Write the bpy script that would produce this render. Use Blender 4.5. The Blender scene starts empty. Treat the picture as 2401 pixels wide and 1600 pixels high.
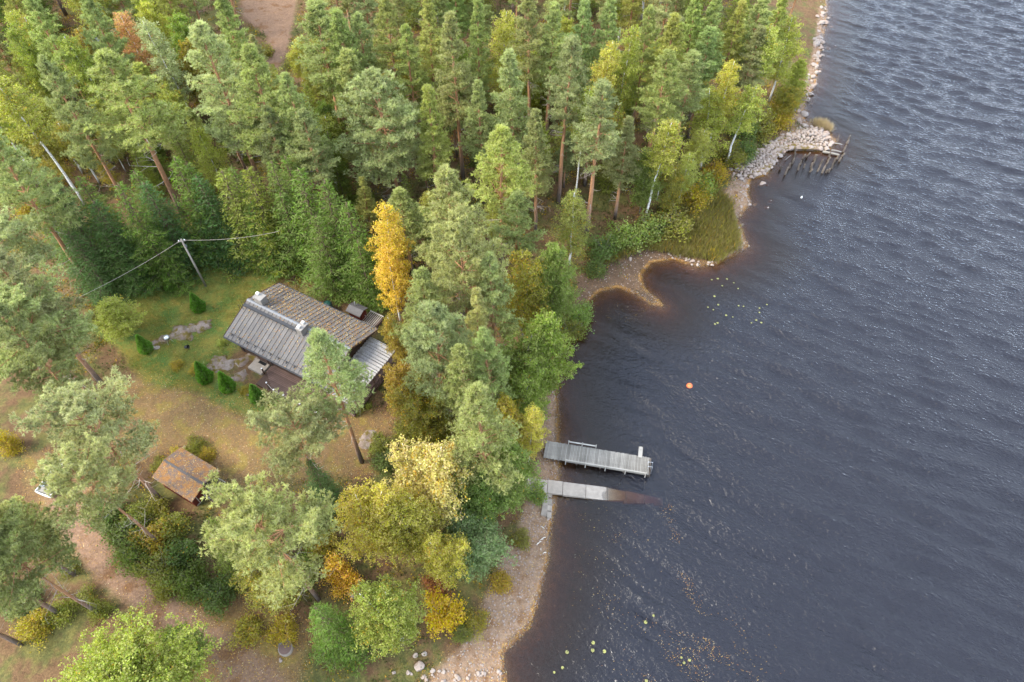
import bpy, bmesh, math, random
import numpy as np
from mathutils import Vector, Matrix
R = math.radians
rng = np.random.default_rng(7)
random.seed(7)
sc = bpy.context.scene
COL = sc.collection

# ------------------------------------------------------------------ camera
CAM_H, PITCH, HFOV = 56.0, 52.5, 73.7
cam = bpy.data.cameras.new('camera'); camo = bpy.data.objects.new('camera', cam); COL.objects.link(camo)
cam.sensor_width = 36.0; cam.lens = 18.0 / math.tan(R(HFOV / 2)); cam.clip_start = 0.5; cam.clip_end = 4000
camo.location = (0, 0, CAM_H); camo.rotation_euler = (R(90 - PITCH), 0, 0)
sc.camera = camo

# ------------------------------------------------------------------ sky and sun
SUN_EL, SUN_AZ = 44.0, 258.0          # azimuth clockwise from +Y
world = bpy.data.worlds.new('World'); sc.world = world; world.use_nodes = True
wn = world.node_tree.nodes; wl = world.node_tree.links
wn.clear()
w_out = wn.new('ShaderNodeOutputWorld'); w_bg = wn.new('ShaderNodeBackground')
sky = wn.new('ShaderNodeTexSky'); sky.sky_type = 'NISHITA'; sky.sun_disc = False
sky.sun_elevation = R(SUN_EL); sky.sun_rotation = R(SUN_AZ); sky.air_density = 1.0; sky.dust_density = 1.0
w_tc = wn.new('ShaderNodeTexCoord')
w_n = wn.new('ShaderNodeTexNoise'); w_n.inputs['Scale'].default_value = 4.5; w_n.inputs['Detail'].default_value = 6
w_n.inputs['Roughness'].default_value = 0.6; w_n.inputs['Distortion'].default_value = 0.4
w_map = wn.new('ShaderNodeMapping'); w_map.inputs['Scale'].default_value = (1, 1, 2.2)
w_r = wn.new('ShaderNodeMapRange'); w_r.inputs['From Min'].default_value = 0.37; w_r.inputs['From Max'].default_value = 0.63
w_mix = wn.new('ShaderNodeMix'); w_mix.data_type = 'RGBA'
w_mix.inputs['B'].default_value = (12.8, 14.5, 17.4, 1)
wl.new(w_tc.outputs['Generated'], w_map.inputs['Vector']); wl.new(w_map.outputs['Vector'], w_n.inputs['Vector'])
wl.new(w_n.outputs['Fac'], w_r.inputs['Value']); wl.new(w_r.outputs['Result'], w_mix.inputs['Factor'])
wl.new(sky.outputs['Color'], w_mix.inputs['A']); wl.new(w_mix.outputs['Result'], w_bg.inputs['Color'])
w_bg.inputs['Strength'].default_value = 0.14
wl.new(w_bg.outputs['Background'], w_out.inputs['Surface'])
sun = bpy.data.lights.new('sun', 'SUN'); suno = bpy.data.objects.new('sun', sun); COL.objects.link(suno)
sun.energy = 3.4; sun.angle = R(22); sun.color = (1.0, 0.92, 0.78)
_d = Vector((math.sin(R(SUN_AZ)) * math.cos(R(SUN_EL)), math.cos(R(SUN_AZ)) * math.cos(R(SUN_EL)), math.sin(R(SUN_EL))))
suno.rotation_euler = _d.to_track_quat('Z', 'Y').to_euler()
sc.view_settings.view_transform = 'Standard'; sc.view_settings.look = 'None'
sc.view_settings.exposure = 1.25; sc.view_settings.gamma = 1.0; sc.view_settings.use_curve_mapping = False
sc.render.engine = 'CYCLES'
cy = sc.cycles
cy.max_bounces = 4; cy.diffuse_bounces = 2; cy.glossy_bounces = 2; cy.transmission_bounces = 2
cy.use_adaptive_sampling = True; cy.adaptive_threshold = 0.012; cy.adaptive_min_samples = 16
cy.transparent_max_bounces = 8; cy.volume_bounces = 0
cy.caustics_reflective = False; cy.caustics_refractive = False
cy.use_denoising = True
try:
    cy.denoiser = 'OPENIMAGEDENOISE'; cy.denoising_input_passes = 'RGB_ALBEDO_NORMAL'
except Exception:
    pass

# ------------------------------------------------------------------ photograph pixels (2353 wide) to places on the ground
FP = 1176.5 / math.tan(R(HFOV / 2)); CA, SA = math.cos(R(90 - PITCH)), math.sin(R(90 - PITCH))
def ray(u, v):
    x = (u - 1176.5) / FP; y = (784 - v) / FP
    return np.array([x, y * CA + SA, y * SA - CA])
def plane(u, v, z=0.0):
    d = ray(u, v); t = (z - CAM_H) / d[2]
    return np.array([0, 0, CAM_H]) + t * d
def dist_px(p):                       # metres per pixel at a point
    q = np.asarray(p) - [0, 0, CAM_H]
    return (q[1] * SA - q[2] * CA) / FP
def to_px(p):
    q = np.asarray(p) - [0, 0, CAM_H]
    dep = q[1] * SA - q[2] * CA; up = q[1] * CA + q[2] * SA
    return 1176.5 + FP * q[0] / dep, 784 - FP * up / dep

# ------------------------------------------------------------------ terrain
SHORE_PX = [(1130, 1640), (1160, 1568), (1152, 1500), (1180, 1472), (1212, 1440), (1228, 1400), (1240, 1350), (1258, 1280), (1266, 1200),
            (1276, 1150), (1284, 1090), (1282, 1000), (1280, 930), (1276, 870), (1268, 800), (1300, 778), (1336, 742),
            (1344, 698), (1376, 668), (1420, 658), (1462, 674), (1496, 697), (1520, 702), (1508, 688), (1478, 664), (1470, 632), (1494, 602),
            (1548, 594), (1600, 613), (1650, 604), (1690, 582), (1716, 566), (1702, 520), (1690, 506), (1722, 468), (1716, 440),
            (1724, 412), (1760, 402), (1788, 362), (1808, 344), (1900, 348), (1922, 326), (1895, 292), (1850, 278), (1848, 240),
            (1874, 190), (1884, 120), (1896, 60), (1900, 20), (1895, -30), (1880, -120)]
SHORE = [plane(u, v)[:2] for u, v in SHORE_PX]
LAND = np.array([(-6, -700), (0, -14)] + [tuple(p) for p in SHORE] + [(70, 170), (120, 260), (160, 700), (-900, 700), (-900, -700)])
np.seterr(all='ignore')
def seg_dist(P, poly):
    P = np.asarray(P, float); poly = np.asarray(poly, float); A = poly; B = np.roll(poly, -1, 0)
    if len(P) <= 400:                 # few points: all edges at once
        AB = B - A; t = np.clip(((P[:, None] - A) * AB).sum(-1) / ((AB * AB).sum(-1) + 1e-12), 0, 1)
        return np.sqrt((((P[:, None] - A) - t[..., None] * AB) ** 2).sum(-1)).min(1)
    best = np.full(len(P), 1e18); X, Y = np.ascontiguousarray(P[:, 0]), np.ascontiguousarray(P[:, 1])
    for (ax, ay), (bx, by) in zip(A, B):
        ex, ey = bx - ax, by - ay; px, py = X - ax, Y - ay
        t = np.clip((px * ex + py * ey) / (ex * ex + ey * ey + 1e-12), 0, 1)
        np.minimum(best, (px - t * ex) ** 2 + (py - t * ey) ** 2, out=best)
    return np.sqrt(best)
def inside(P, poly):
    P = np.asarray(P, float); poly = np.asarray(poly, float); A = poly; B = np.roll(poly, -1, 0)
    if len(P) <= 400:
        x, y = P[:, :1], P[:, 1:2]; k = (A[:, 1] > y) != (B[:, 1] > y)
        return ((k & (x < (B[:, 0] - A[:, 0]) * (y - A[:, 1]) / (B[:, 1] - A[:, 1]) + A[:, 0])).sum(1) % 2).astype(bool)
    x, y = np.ascontiguousarray(P[:, 0]), np.ascontiguousarray(P[:, 1]); c = np.zeros(len(P), bool)
    for (x1, y1), (x2, y2) in zip(A, B):
        if y1 == y2: continue
        c ^= ((y1 > y) != (y2 > y)) & (x < (x2 - x1) * (y - y1) / (y2 - y1) + x1)
    return c
def sdist(P, poly):
    P = np.asarray(P, float); poly = np.asarray(poly, float)
    return np.where(inside(P, poly), 1, -1) * seg_dist(P, poly)
HOUSE_C, HOUSE_T = np.array([-19.766, 39.585]), -0.507
SHED_C, SHED_T = np.array([-26.941, 25.67]), -0.51
def smooth(x, a, b):
    t = np.clip((x - a) / (b - a), 0, 1); return t * t * (3 - 2 * t)
def lump(P):
    x, y = P[:, 0], P[:, 1]
    return (np.sin(x * .31 + 1.3 * np.sin(y * .17)) * np.cos(y * .27 + .6 * np.sin(x * .21)) * .5
            + .3 * np.sin(x * .83 + y * .51) * np.sin(y * .77 - x * .35) + .12 * np.sin(x * 2.1 + 1) * np.sin(y * 1.9))
def height(P, want_d=False, d=None):
    P = np.atleast_2d(np.asarray(P, float))[:, :2]
    d = sdist(P, LAND) if d is None else d
    up = 3.4 * (1 - np.exp(-(np.maximum(d, 0) / 15.0) ** 1.25)) + 0.02 * np.maximum(d - 35, 0)
    dn = -5.0 * (1 - np.exp(-(np.maximum(-d, 0) / 9.0) ** 1.05))
    h = np.where(d > 0, up, dn) + lump(P) * (.05 + .4 * smooth(d, 4, 30))
    for c, t, z, r0, r1 in ((HOUSE_C, HOUSE_T, 2.95, 6.0, 11.0), (SHED_C, SHED_T, 2.45, 2.0, 5.0)):
        q = P - c; lx = q[:, 0] * math.cos(t) + q[:, 1] * math.sin(t); ly = -q[:, 0] * math.sin(t) + q[:, 1] * math.cos(t)
        rr = np.hypot(lx / 1.25, ly); w = 1 - smooth(rr, r0, r1)
        h = h * (1 - w) + z * w
    return (h, d) if want_d else h
def gz(x, y):
    return float(height([(x, y)])[0])
def ground(u, v):                     # where the line of sight meets the land
    z = 1.5
    for _ in range(7):
        p = plane(u, v, z); z = .5 * z + .5 * gz(p[0], p[1])
    p[2] = gz(p[0], p[1]); return p
def under_top(u, v, h):               # foot of a thing of height h whose top is seen at that pixel
    z = 2.5
    for _ in range(4):
        p = plane(u, v, z + h); z = gz(p[0], p[1])
    p[2] = z; return p
def poly_px(pts):
    return np.array([ground(u, v)[:2] for u, v in pts])

# ------------------------------------------------------------------ mesh helpers
def link(o, parent=None):
    COL.objects.link(o)
    if parent: o.parent = parent
    return o
def mesh_np(name, V, tris=None, quads=None, attrs=None, mat=None, smooth_sh=False):
    me = bpy.data.meshes.new(name)
    V = np.asarray(V, np.float32)
    nt = 0 if tris is None else len(tris); nq = 0 if quads is None else len(quads)
    loops = []
    if nt: loops.append(np.asarray(tris, np.int32).ravel())
    if nq: loops.append(np.asarray(quads, np.int32).ravel())
    loops = np.concatenate(loops)
    me.vertices.add(len(V)); me.vertices.foreach_set('co', V.ravel())
    me.loops.add(len(loops)); me.loops.foreach_set('vertex_index', loops)
    me.polygons.add(nt + nq)
    st = np.concatenate([np.arange(nt) * 3, nt * 3 + np.arange(nq) * 4]).astype(np.int32)
    me.polygons.foreach_set('loop_start', st)
    if smooth_sh: me.polygons.foreach_set('use_smooth', np.ones(nt + nq, bool))
    for k, (dom, arr) in (attrs or {}).items():
        a = me.attributes.new(k, 'FLOAT', dom); a.data.foreach_set('value', np.asarray(arr, np.float32))
    me.update(calc_edges=True); me.validate()
    if mat: me.materials.append(mat)
    return me
class MB:
    def __init__(s): s.v = []; s.f = []; s.cut = None
    def add(s, V, F):
        k = len(s.v); s.v += [tuple(map(float, p)) for p in V]; s.f += [tuple(i + k for i in f) for f in F]; return s
    def box(s, c, d, m=None, bev=0.0):
        x, y, z = d[0] / 2, d[1] / 2, d[2] / 2
        if bev:
            b = min(bev, x * .9, y * .9)
            xy = [(-x + b, -y), (x - b, -y), (x, -y + b), (x, y - b), (x - b, y), (-x + b, y), (-x, y - b), (-x, -y + b)]
            V = [Vector((a, e, -z)) for a, e in xy] + [Vector((a * (1 - b / x * .6), e * (1 - b / y * .6), z)) for a, e in xy]
            F = [tuple(range(7, -1, -1)), tuple(range(8, 16))] + [(i, (i + 1) % 8, 8 + (i + 1) % 8, 8 + i) for i in range(8)]
        else:
            V = [Vector((a, e, h)) for h in (-z, z) for a, e in ((-x, -y), (x, -y), (x, y), (-x, y))]
            F = [(3, 2, 1, 0), (4, 5, 6, 7), (0, 1, 5, 4), (1, 2, 6, 5), (2, 3, 7, 6), (3, 0, 4, 7)]
        m = m or Matrix.Identity(3)
        return s.add([m @ p + Vector(c) for p in V], F)
    def bar(s, a, b, w, h, up=(0, 0, 1)):
        a = Vector(a); b = Vector(b); X = (b - a); L = X.length; X.normalize()
        Z = Vector(up); Y = Z.cross(X)
        if Y.length < 1e-4: Y = Vector((0, 1, 0)).cross(X)
        Y.normalize(); Z = X.cross(Y)
        m = Matrix((X, Y, Z)).transposed()
        return s.box((a + b) / 2, (L, w, h), m)
    def tube(s, pts, rad, n=6, cap=True):
        pts = [Vector(p) for p in pts]; k0 = len(s.v); T = None
        for i, p in enumerate(pts):
            t = (pts[min(i + 1, len(pts) - 1)] - pts[max(i - 1, 0)]).normalized()
            if T is None:
                u = t.cross(Vector((0.3, 1, .2))).normalized()
            else:
                u = (u - t * u.dot(t)).normalized()
            T = t; w = t.cross(u); r = rad[i] if hasattr(rad, '__len__') else rad
            for j in range(n):
                a = 2 * math.pi * j / n; q = p + (u * math.cos(a) + w * math.sin(a)) * r; s.v.append(tuple(q))
        for i in range(len(pts) - 1):
            for j in range(n):
                a = k0 + i * n + j; b = k0 + i * n + (j + 1) % n; s.f.append((a, b, b + n, a + n))
        if cap:
            s.f.append(tuple(k0 + j for j in range(n - 1, -1, -1))); e = k0 + (len(pts) - 1) * n; s.f.append(tuple(e + j for j in range(n)))
        return s
    def lathe(s, prof, n=16, c=(0, 0, 0), m=None):
        k0 = len(s.v); m = m or Matrix.Identity(3)
        for r, z in prof:
            for j in range(n):
                a = 2 * math.pi * j / n; s.v.append(tuple(m @ Vector((r * math.cos(a), r * math.sin(a), z)) + Vector(c)))
        for i in range(len(prof) - 1):
            for j in range(n):
                a = k0 + i * n + j; b = k0 + i * n + (j + 1) % n; s.f.append((a, b, b + n, a + n))
        s.f.append(tuple(k0 + j for j in range(n - 1, -1, -1))); e = k0 + (len(prof) - 1) * n; s.f.append(tuple(e + j for j in range(n)))
        return s
    def mesh(s, name, mat, sm=False):
        me = bpy.data.meshes.new(name); me.from_pydata(s.v, [], s.f); me.materials.append(mat)
        if s.cut is not None:
            me.materials.append(M['twig']); me.polygons.foreach_set('material_index', [int(i >= s.cut) for i in range(len(s.f))])
        if sm: me.polygons.foreach_set('use_smooth', [True] * len(me.polygons))
        me.update(); return me
    def build(s, name, mat, parent=None, sm=False):
        return link(bpy.data.objects.new(name, s.mesh(name, mat, sm)), parent)
def tag(o, label=None, cat=None, group=None, kind=None):
    kind = kind or ('thing' if cat else None)
    if label: o['label'] = label
    if cat: o['category'] = cat
    if group: o['group'] = group
    if kind: o['kind'] = kind
    return o
def empty(name, loc, rz=0.0, label=None, cat=None, group=None):
    o = bpy.data.objects.new(name, None); o.empty_display_size = .2; COL.objects.link(o)
    o.location = loc; o.rotation_euler = (0, 0, rz); return tag(o, label, cat, group)

# ------------------------------------------------------------------ materials
class NT:
    def __init__(s, name):
        s.m = bpy.data.materials.new(name); s.m.use_nodes = True; s.t = s.m.node_tree; s.t.nodes.clear()
        s.out = s.n('ShaderNodeOutputMaterial')
    def n(s, k, **kw):
        x = s.t.nodes.new(k)
        for a, b in kw.items(): setattr(x, a, b)
        return x
    def set(s, sock, v):
        if v is None: return
        if isinstance(v, bpy.types.NodeSocket): s.t.links.new(v, sock)
        elif isinstance(v, (tuple, list)) and sock.type == 'RGBA' and len(v) == 3: sock.default_value = (*v, 1)
        else: sock.default_value = v
    def pos(s): return s.n('ShaderNodeNewGeometry').outputs['Position']
    def obj(s): return s.n('ShaderNodeTexCoord').outputs['Object']
    def noise(s, vec, scale, detail=3, rough=.55, dist=0.0):
        x = s.n('ShaderNodeTexNoise'); s.set(x.inputs['Vector'], vec); x.inputs['Scale'].default_value = scale
        x.inputs['Detail'].default_value = detail; x.inputs['Roughness'].default_value = rough; x.inputs['Distortion'].default_value = dist
        return x.outputs['Fac']
    def vor(s, vec, scale, out='Color'):
        x = s.n('ShaderNodeTexVoronoi'); s.set(x.inputs['Vector'], vec); x.inputs['Scale'].default_value = scale; return x.outputs[out]
    def map(s, vec, loc=(0, 0, 0), rot=(0, 0, 0), scale=(1, 1, 1)):
        x = s.n('ShaderNodeMapping'); s.set(x.inputs['Vector'], vec); x.inputs['Location'].default_value = loc
        x.inputs['Rotation'].default_value = rot; x.inputs['Scale'].default_value = scale; return x.outputs['Vector']
    def ramp(s, v, a, b, lo=0.0, hi=1.0):
        x = s.n('ShaderNodeMapRange'); s.set(x.inputs['Value'], v); x.inputs['From Min'].default_value = a; x.inputs['From Max'].default_value = b
        x.inputs['To Min'].default_value = lo; x.inputs['To Max'].default_value = hi; return x.outputs['Result']
    def mix(s, f, a, b, mode='MIX'):
        x = s.n('ShaderNodeMix', data_type='RGBA', blend_type=mode)
        s.set(x.inputs['Factor'], f); s.set(x.inputs['A'], a); s.set(x.inputs['B'], b); return x.outputs['Result']
    def math(s, op, a, b=None, c=None):
        x = s.n('ShaderNodeMath', operation=op); s.set(x.inputs[0], a); s.set(x.inputs[1], b)
        if c is not None: s.set(x.inputs[2], c)
        return x.outputs[0]
    def attr(s, k, out='Fac'):
        x = s.n('ShaderNodeAttribute'); x.attribute_name = k; return x.outputs[out]
    def hsv(s, col, h=.5, sa=1.0, v=1.0):
        x = s.n('ShaderNodeHueSaturation'); s.set(x.inputs['Color'], col); s.set(x.inputs['Hue'], h); s.set(x.inputs['Saturation'], sa); s.set(x.inputs['Value'], v)
        return x.outputs['Color']
    def bump(s, h, strength=.5, dist=.02):
        x = s.n('ShaderNodeBump'); s.set(x.inputs['Height'], h); x.inputs['Strength'].default_value = strength; x.inputs['Distance'].default_value = dist
        return x.outputs['Normal']
    def bsdf(s, col, rough=.7, spec=.3, normal=None, metal=0.0, **kw):
        x = s.n('ShaderNodeBsdfPrincipled'); s.set(x.inputs['Base Color'], col); s.set(x.inputs['Roughness'], rough)
        s.set(x.inputs['Specular IOR Level'], spec); s.set(x.inputs['Metallic'], metal)
        if normal is not None: s.set(x.inputs['Normal'], normal)
        for k, v in kw.items(): s.set(x.inputs[k], v)
        return x.outputs['BSDF']
    def end(s, sh):
        s.t.links.new(sh, s.out.inputs['Surface']); return s.m
M = {}
def simple(name, col, rough=.7, spec=.3, var=.25, scale=6.0, stretch=(1, 1, 1), metal=0.0, bump=.3, col2=None):
    t = NT(name); v = t.map(t.obj(), scale=stretch)
    n1 = t.noise(v, scale, 5, .65); n2 = t.noise(t.pos(), .9, 2)
    c = t.mix(t.ramp(n1, .3, .7), col, col2 or tuple(x * (1 - var) for x in col))
    c = t.hsv(c, .5, 1.0, t.math('MULTIPLY', t.ramp(n2, .3, .7, 1 - var * .5, 1 + var * .5), t.ramp(t.n('ShaderNodeObjectInfo').outputs['Random'], 0, 1, 1 - var * .7, 1 + var * .7)))
    M[name] = t.end(t.bsdf(c, rough, spec, t.bump(n1, bump, .02), metal)); return M[name]

def foliage(name, broad):
    t = NT(name); oi = t.n('ShaderNodeObjectInfo'); tint = t.attr('tint'); t2 = t.attr('tint2')
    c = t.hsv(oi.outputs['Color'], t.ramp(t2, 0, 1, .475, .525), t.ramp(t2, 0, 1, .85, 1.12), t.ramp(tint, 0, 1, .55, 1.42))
    if broad:
        k = t.math('LESS_THAN', tint, oi.outputs['Alpha'])
        c = t.mix(k, c, t.hsv((.52, .38, .05), t.ramp(t2, 0, 1, .47, .52), 1.0, t.ramp(t2, 0, 1, 1.15, .75)))
    a = t.bsdf(c, .55 if broad else .62, .25)
    tr = t.n('ShaderNodeBsdfTranslucent'); t.set(tr.inputs['Color'], t.hsv(c, .49, 1.15, 1.25))
    mx = t.n('ShaderNodeMixShader'); mx.inputs[0].default_value = .45 if broad else .48
    t.t.links.new(a, mx.inputs[1]); t.t.links.new(tr.outputs[0], mx.inputs[2])
    M[name] = t.end(mx.outputs[0])
foliage('needles', False); foliage('leaves', True)

def bark(name, low, high, z0, z1, kind):
    t = NT(name); o = t.obj(); sep = t.n('ShaderNodeSeparateXYZ'); t.set(sep.inputs[0], o)
    n1 = t.noise(t.map(o, scale=(6, 6, 1.6)), 2.2, 5, .7)
    f = t.ramp(t.math('ADD', sep.outputs['Z'], t.math('MULTIPLY', n1, 2.5)), z0 + 1.2, z1 + 1.2)
    c = t.mix(f, low, high)
    if kind == 'birch':
        m = t.ramp(t.noise(t.map(o, scale=(2, 2, 9)), 2.4, 4, .7), .56, .62)
        c = t.mix(m, c, (.045, .04, .035))
    else:
        c = t.mix(t.ramp(n1, .35, .7), c, (.08, .05, .035), 'MULTIPLY') if False else t.hsv(c, .5, 1, t.ramp(n1, .25, .75, .55, 1.25))
    M[name] = t.end(t.bsdf(c, .85, .2, t.bump(n1, .6, .03)))
bark('pine_bark', (.17, .135, .115), (.42, .22, .115), 1.5, 5.5, 'pine')
bark('spruce_bark', (.12, .09, .07), (.15, .1, .07), 1, 8, 'spruce')
bark('birch_bark', (.30, .27, .24), (.72, .69, .64), .3, 1.6, 'birch')
bark('alder_bark', (.17, .15, .13), (.22, .2, .17), .3, 3, 'alder')
simple('twig', (.13, .095, .07), .85, .2, .3, 6)
simple('dead_wood', (.36, .31, .27), .85, .2, .35, 9)
simple('grey_wood', (.275, .25, .21), .85, .2, .3, 5, (1, 9, 9), col2=(.165, .15, .128))
simple('rotten_wood', (.19, .15, .115), .9, .2, .5, 6, (5, 5, 1), col2=(.055, .045, .04))
simple('pale_wood', (.42, .385, .33), .75, .2, .2, 5, (1, 8, 8))
simple('deck_wood', (.135, .085, .07), .7, .3, .35, 5, (1, 8, 8))
simple('wall_brown', (.075, .045, .032), .75, .25, .3, 4, (1, 1, 7))
simple('wall_red', (.13, .028, .018), .8, .2, .3, 5, (7, 7, 1))
simple('trim_white', (.7, .69, .66), .5, .4, .08, 5)
simple('concrete', (.34, .29, .235), .9, .2, .22, 3.5, col2=(.26, .22, .18))
simple('chimney_plaster', (.22, .205, .19), .9, .2, .25, 4)
simple('metal_grey', (.15, .155, .165), .65, .25, .12, 3, bump=.05)
simple('metal_dark', (.03, .03, .032), .5, .4, .2, 4, bump=.05)
simple('seam_metal', (.06, .058, .058), .5, .4, .2, 4, bump=.05)
simple('galvanised', (.62, .63, .64), .35, .5, .1, 5, metal=.7, bump=.05)
simple('white_plastic', (.78, .78, .77), .4, .4, .06, 4, bump=.03)
simple('black_plastic', (.012, .013, .015), .35, .5, .15, 4, bump=.03)
simple('motor_blue', (.018, .024, .035), .3, .5, .1, 4, bump=.02)
simple('green_plastic', (.012, .06, .045), .4, .5, .15, 4, bump=.03)
simple('orange_plastic', (.75, .16, .05), .45, .4, .12, 4, bump=.03)
simple('pad_green', (.15, .17, .045), .4, .5, .3, 2, bump=.05, col2=(.20, .175, .045))
simple('glass_dark', (.02, .025, .03), .08, .6, .1, 3, bump=.0)
simple('roof_felt', (.085, .08, .08), .9, .2, .25, 9)
simple('driftwood_white', (.66, .61, .52), .8, .2, .2, 8)

def granite():
    t = NT('granite'); o = t.obj(); oi = t.n('ShaderNodeObjectInfo'); n1 = t.noise(o, 7, 5, .7); n2 = t.noise(t.pos(), 1.6, 3)
    base = t.mix(oi.outputs['Random'], (.29, .21, .165), (.31, .265, .23))
    base = t.mix(t.ramp(t.noise(t.pos(), .23, 1), .45, .6), base, (.32, .255, .21))
    c = t.hsv(base, .5, t.ramp(n2, .2, .8, 1.2, .7), t.ramp(n1, .25, .75, .66, 1.22))
    c = t.mix(t.ramp(t.noise(t.pos(), 3.2, 4), .60, .72), c, (.13, .125, .085))
    M['granite'] = t.end(t.bsdf(c, .85, .25, t.bump(n1, .5, .03)))
granite()
def bedrock():
    t = NT('bedrock'); p = t.pos(); n1 = t.noise(p, 1.1, 5, .6); n2 = t.noise(p, 6, 5, .7)
    c = t.mix(t.ramp(n1, .35, .62), (.20, .135, .10), (.25, .20, .165))
    c = t.hsv(c, .5, 1, t.ramp(n2, .25, .75, .62, 1.2))
    c = t.mix(t.ramp(t.noise(p, 1.9, 4), .48, .60), c, (.12, .085, .02))
    M['bedrock'] = t.end(t.bsdf(c, .9, .2, t.bump(n2, .6, .05)))
bedrock()

def ground_mat():
    t = NT('ground_cover'); p = t.pos()
    lawn, yard, grav, beach, shore = (t.attr(k) for k in ('lawn', 'yard', 'gravel', 'beach', 'shore'))
    nb = t.noise(p, .35, 4, .6); nm = t.noise(p, 1.6, 4, .65); nf = t.noise(p, 9, 4, .7); nff = t.noise(p, 26, 2, .6)
    # forest floor: needle litter and moss
    c = t.mix(t.ramp(nm, .36, .64), (.115, .065, .034), (.15, .092, .045))
    c = t.mix(t.ramp(nb, .46, .58), c, t.mix(t.ramp(nm, .4, .6), (.085, .085, .028), (.13, .115, .035)))
    def blend(c, mask, amt, col):
        m = t.math('ADD', mask, t.math('MULTIPLY', t.math('SUBTRACT', t.mix(.45, nm, nf), .5), amt))
        return t.mix(t.ramp(m, .32, .68), c, col)
    yd = t.mix(t.ramp(nm, .35, .65), (.20, .122, .055), (.15, .10, .046))
    yd = t.mix(t.ramp(t.noise(p, .8, 3), .5, .62), yd, (.20, .145, .042))
    c = blend(c, yard, .9, yd)
    lw = t.mix(t.ramp(nb, .4, .6), (.165, .15, .032), (.085, .135, .03))
    lw = t.mix(t.ramp(nm, .50, .70), lw, (.20, .15, .032))
    c = blend(c, lawn, .8, lw)
    gr = t.mix(t.ramp(nm, .35, .7), (.235, .145, .092), (.195, .12, .078))
    gr = t.mix(t.ramp(t.noise(p, .6, 3), .54, .66), gr, (.17, .09, .045))
    c = blend(c, grav, .9, gr)
    be = t.mix(t.ramp(nm, .35, .65), (.22, .142, .09), (.26, .18, .122))
    be = t.mix(t.ramp(t.noise(p, .9, 4, .7), .5, .66), be, (.165, .09, .045))
    c = blend(c, beach, .6, be)
    c = blend(c, t.attr('litter'), .5, t.mix(t.ramp(nm, .35, .65), (.098, .060, .036), (.135, .086, .054)))
    # shore: signed distance to the waterline; leaf drift at the line, dark wet bed under water
    dr = t.math('SUBTRACT', 1.0, t.ramp(t.math('ABSOLUTE', t.math('ADD', shore, t.math('MULTIPLY', t.math('SUBTRACT', nm, .42), .9))), .0, .34))
    c = t.mix(t.math('MULTIPLY', dr, t.ramp(nb, .42, .54)), c, t.mix(t.ramp(nf, .4, .6), (.52, .27, .07), (.40, .19, .05)))
    bed = t.mix(t.ramp(nm, .35, .65), (.17, .095, .042), (.12, .07, .036))
    c = t.mix(t.ramp(shore, .15, -.25), c, bed)
    v = t.vor(p, 7.0); sp = t.n('ShaderNodeSeparateColor'); t.set(sp.inputs[0], v)
    c = t.hsv(c, .5, 1, t.math('MULTIPLY', t.ramp(nf, .25, .75, .66, 1.3), t.ramp(sp.outputs[0], 0, 1, .84, 1.15)))
    M['ground_cover'] = t.end(t.bsdf(c, .95, .15, t.bump(t.math('ADD', nf, nff), .8, .06)))
ground_mat()

def water_mat():
    t = NT('lake_water'); uv = t.n('ShaderNodeUVMap'); uv.uv_map = 'crest'; q = uv.outputs['UV']
    calm = t.attr('calm')
    n3 = t.noise(t.map(q, rot=(0, 0, R(-12)), scale=(2.2, 4.2, 1)), 1.0, 3, .6, .35)  # small ripples; the waves are geometry
    h = t.math('MULTIPLY', n3, t.ramp(calm, 0, 1, .06, RIPPLE))
    bu = t.n('ShaderNodeBump'); bu.inputs['Strength'].default_value = 1.0; bu.inputs['Distance'].default_value = 1.0; t.set(bu.inputs['Height'], h)
    fr = t.n('ShaderNodeFresnel'); fr.inputs['IOR'].default_value = 1.40; t.set(fr.inputs['Normal'], bu.outputs[0])
    gl = t.n('ShaderNodeBsdfGlossy'); gl.inputs['Roughness'].default_value = .17; t.set(gl.inputs['Normal'], bu.outputs[0])
    # humic water: what passes is filtered brown by the depth below (Beer-Lambert), an added diffuse colour stands in for reflected light
    dep = t.attr('depth'); cc = t.n('ShaderNodeCombineColor'); inv = t.n('ShaderNodeCombineColor')
    for k, sg in enumerate((1.15, 2.0, 3.3)):
        e = t.math('EXPONENT', t.math('MULTIPLY', dep, -sg)); t.set(cc.inputs[k], e); t.set(inv.inputs[k], t.math('MULTIPLY', t.math('SUBTRACT', 1.0, e), t.ramp(calm, .1, 1, (.0085, .0050, .0024)[k], (.0085, .0088, .0135)[k])))  # humic brown inshore, darkened for mirrored trees; bluer offshore for sky sheen, all painted
    tr = t.n('ShaderNodeBsdfTransparent'); t.set(tr.inputs['Color'], cc.outputs[0])
    df = t.n('ShaderNodeBsdfDiffuse'); t.set(df.inputs['Color'], inv.outputs[0]); t.set(df.inputs['Normal'], bu.outputs[0])
    ad = t.n('ShaderNodeAddShader'); t.t.links.new(tr.outputs[0], ad.inputs[0]); t.t.links.new(df.outputs[0], ad.inputs[1])
    mx = t.n('ShaderNodeMixShader'); t.set(mx.inputs[0], fr.outputs[0]); t.t.links.new(ad.outputs[0], mx.inputs[1]); t.t.links.new(gl.outputs[0], mx.inputs[2])
    M['lake_water'] = t.end(mx.outputs[0])
RIPPLE = .165
water_mat()

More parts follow.
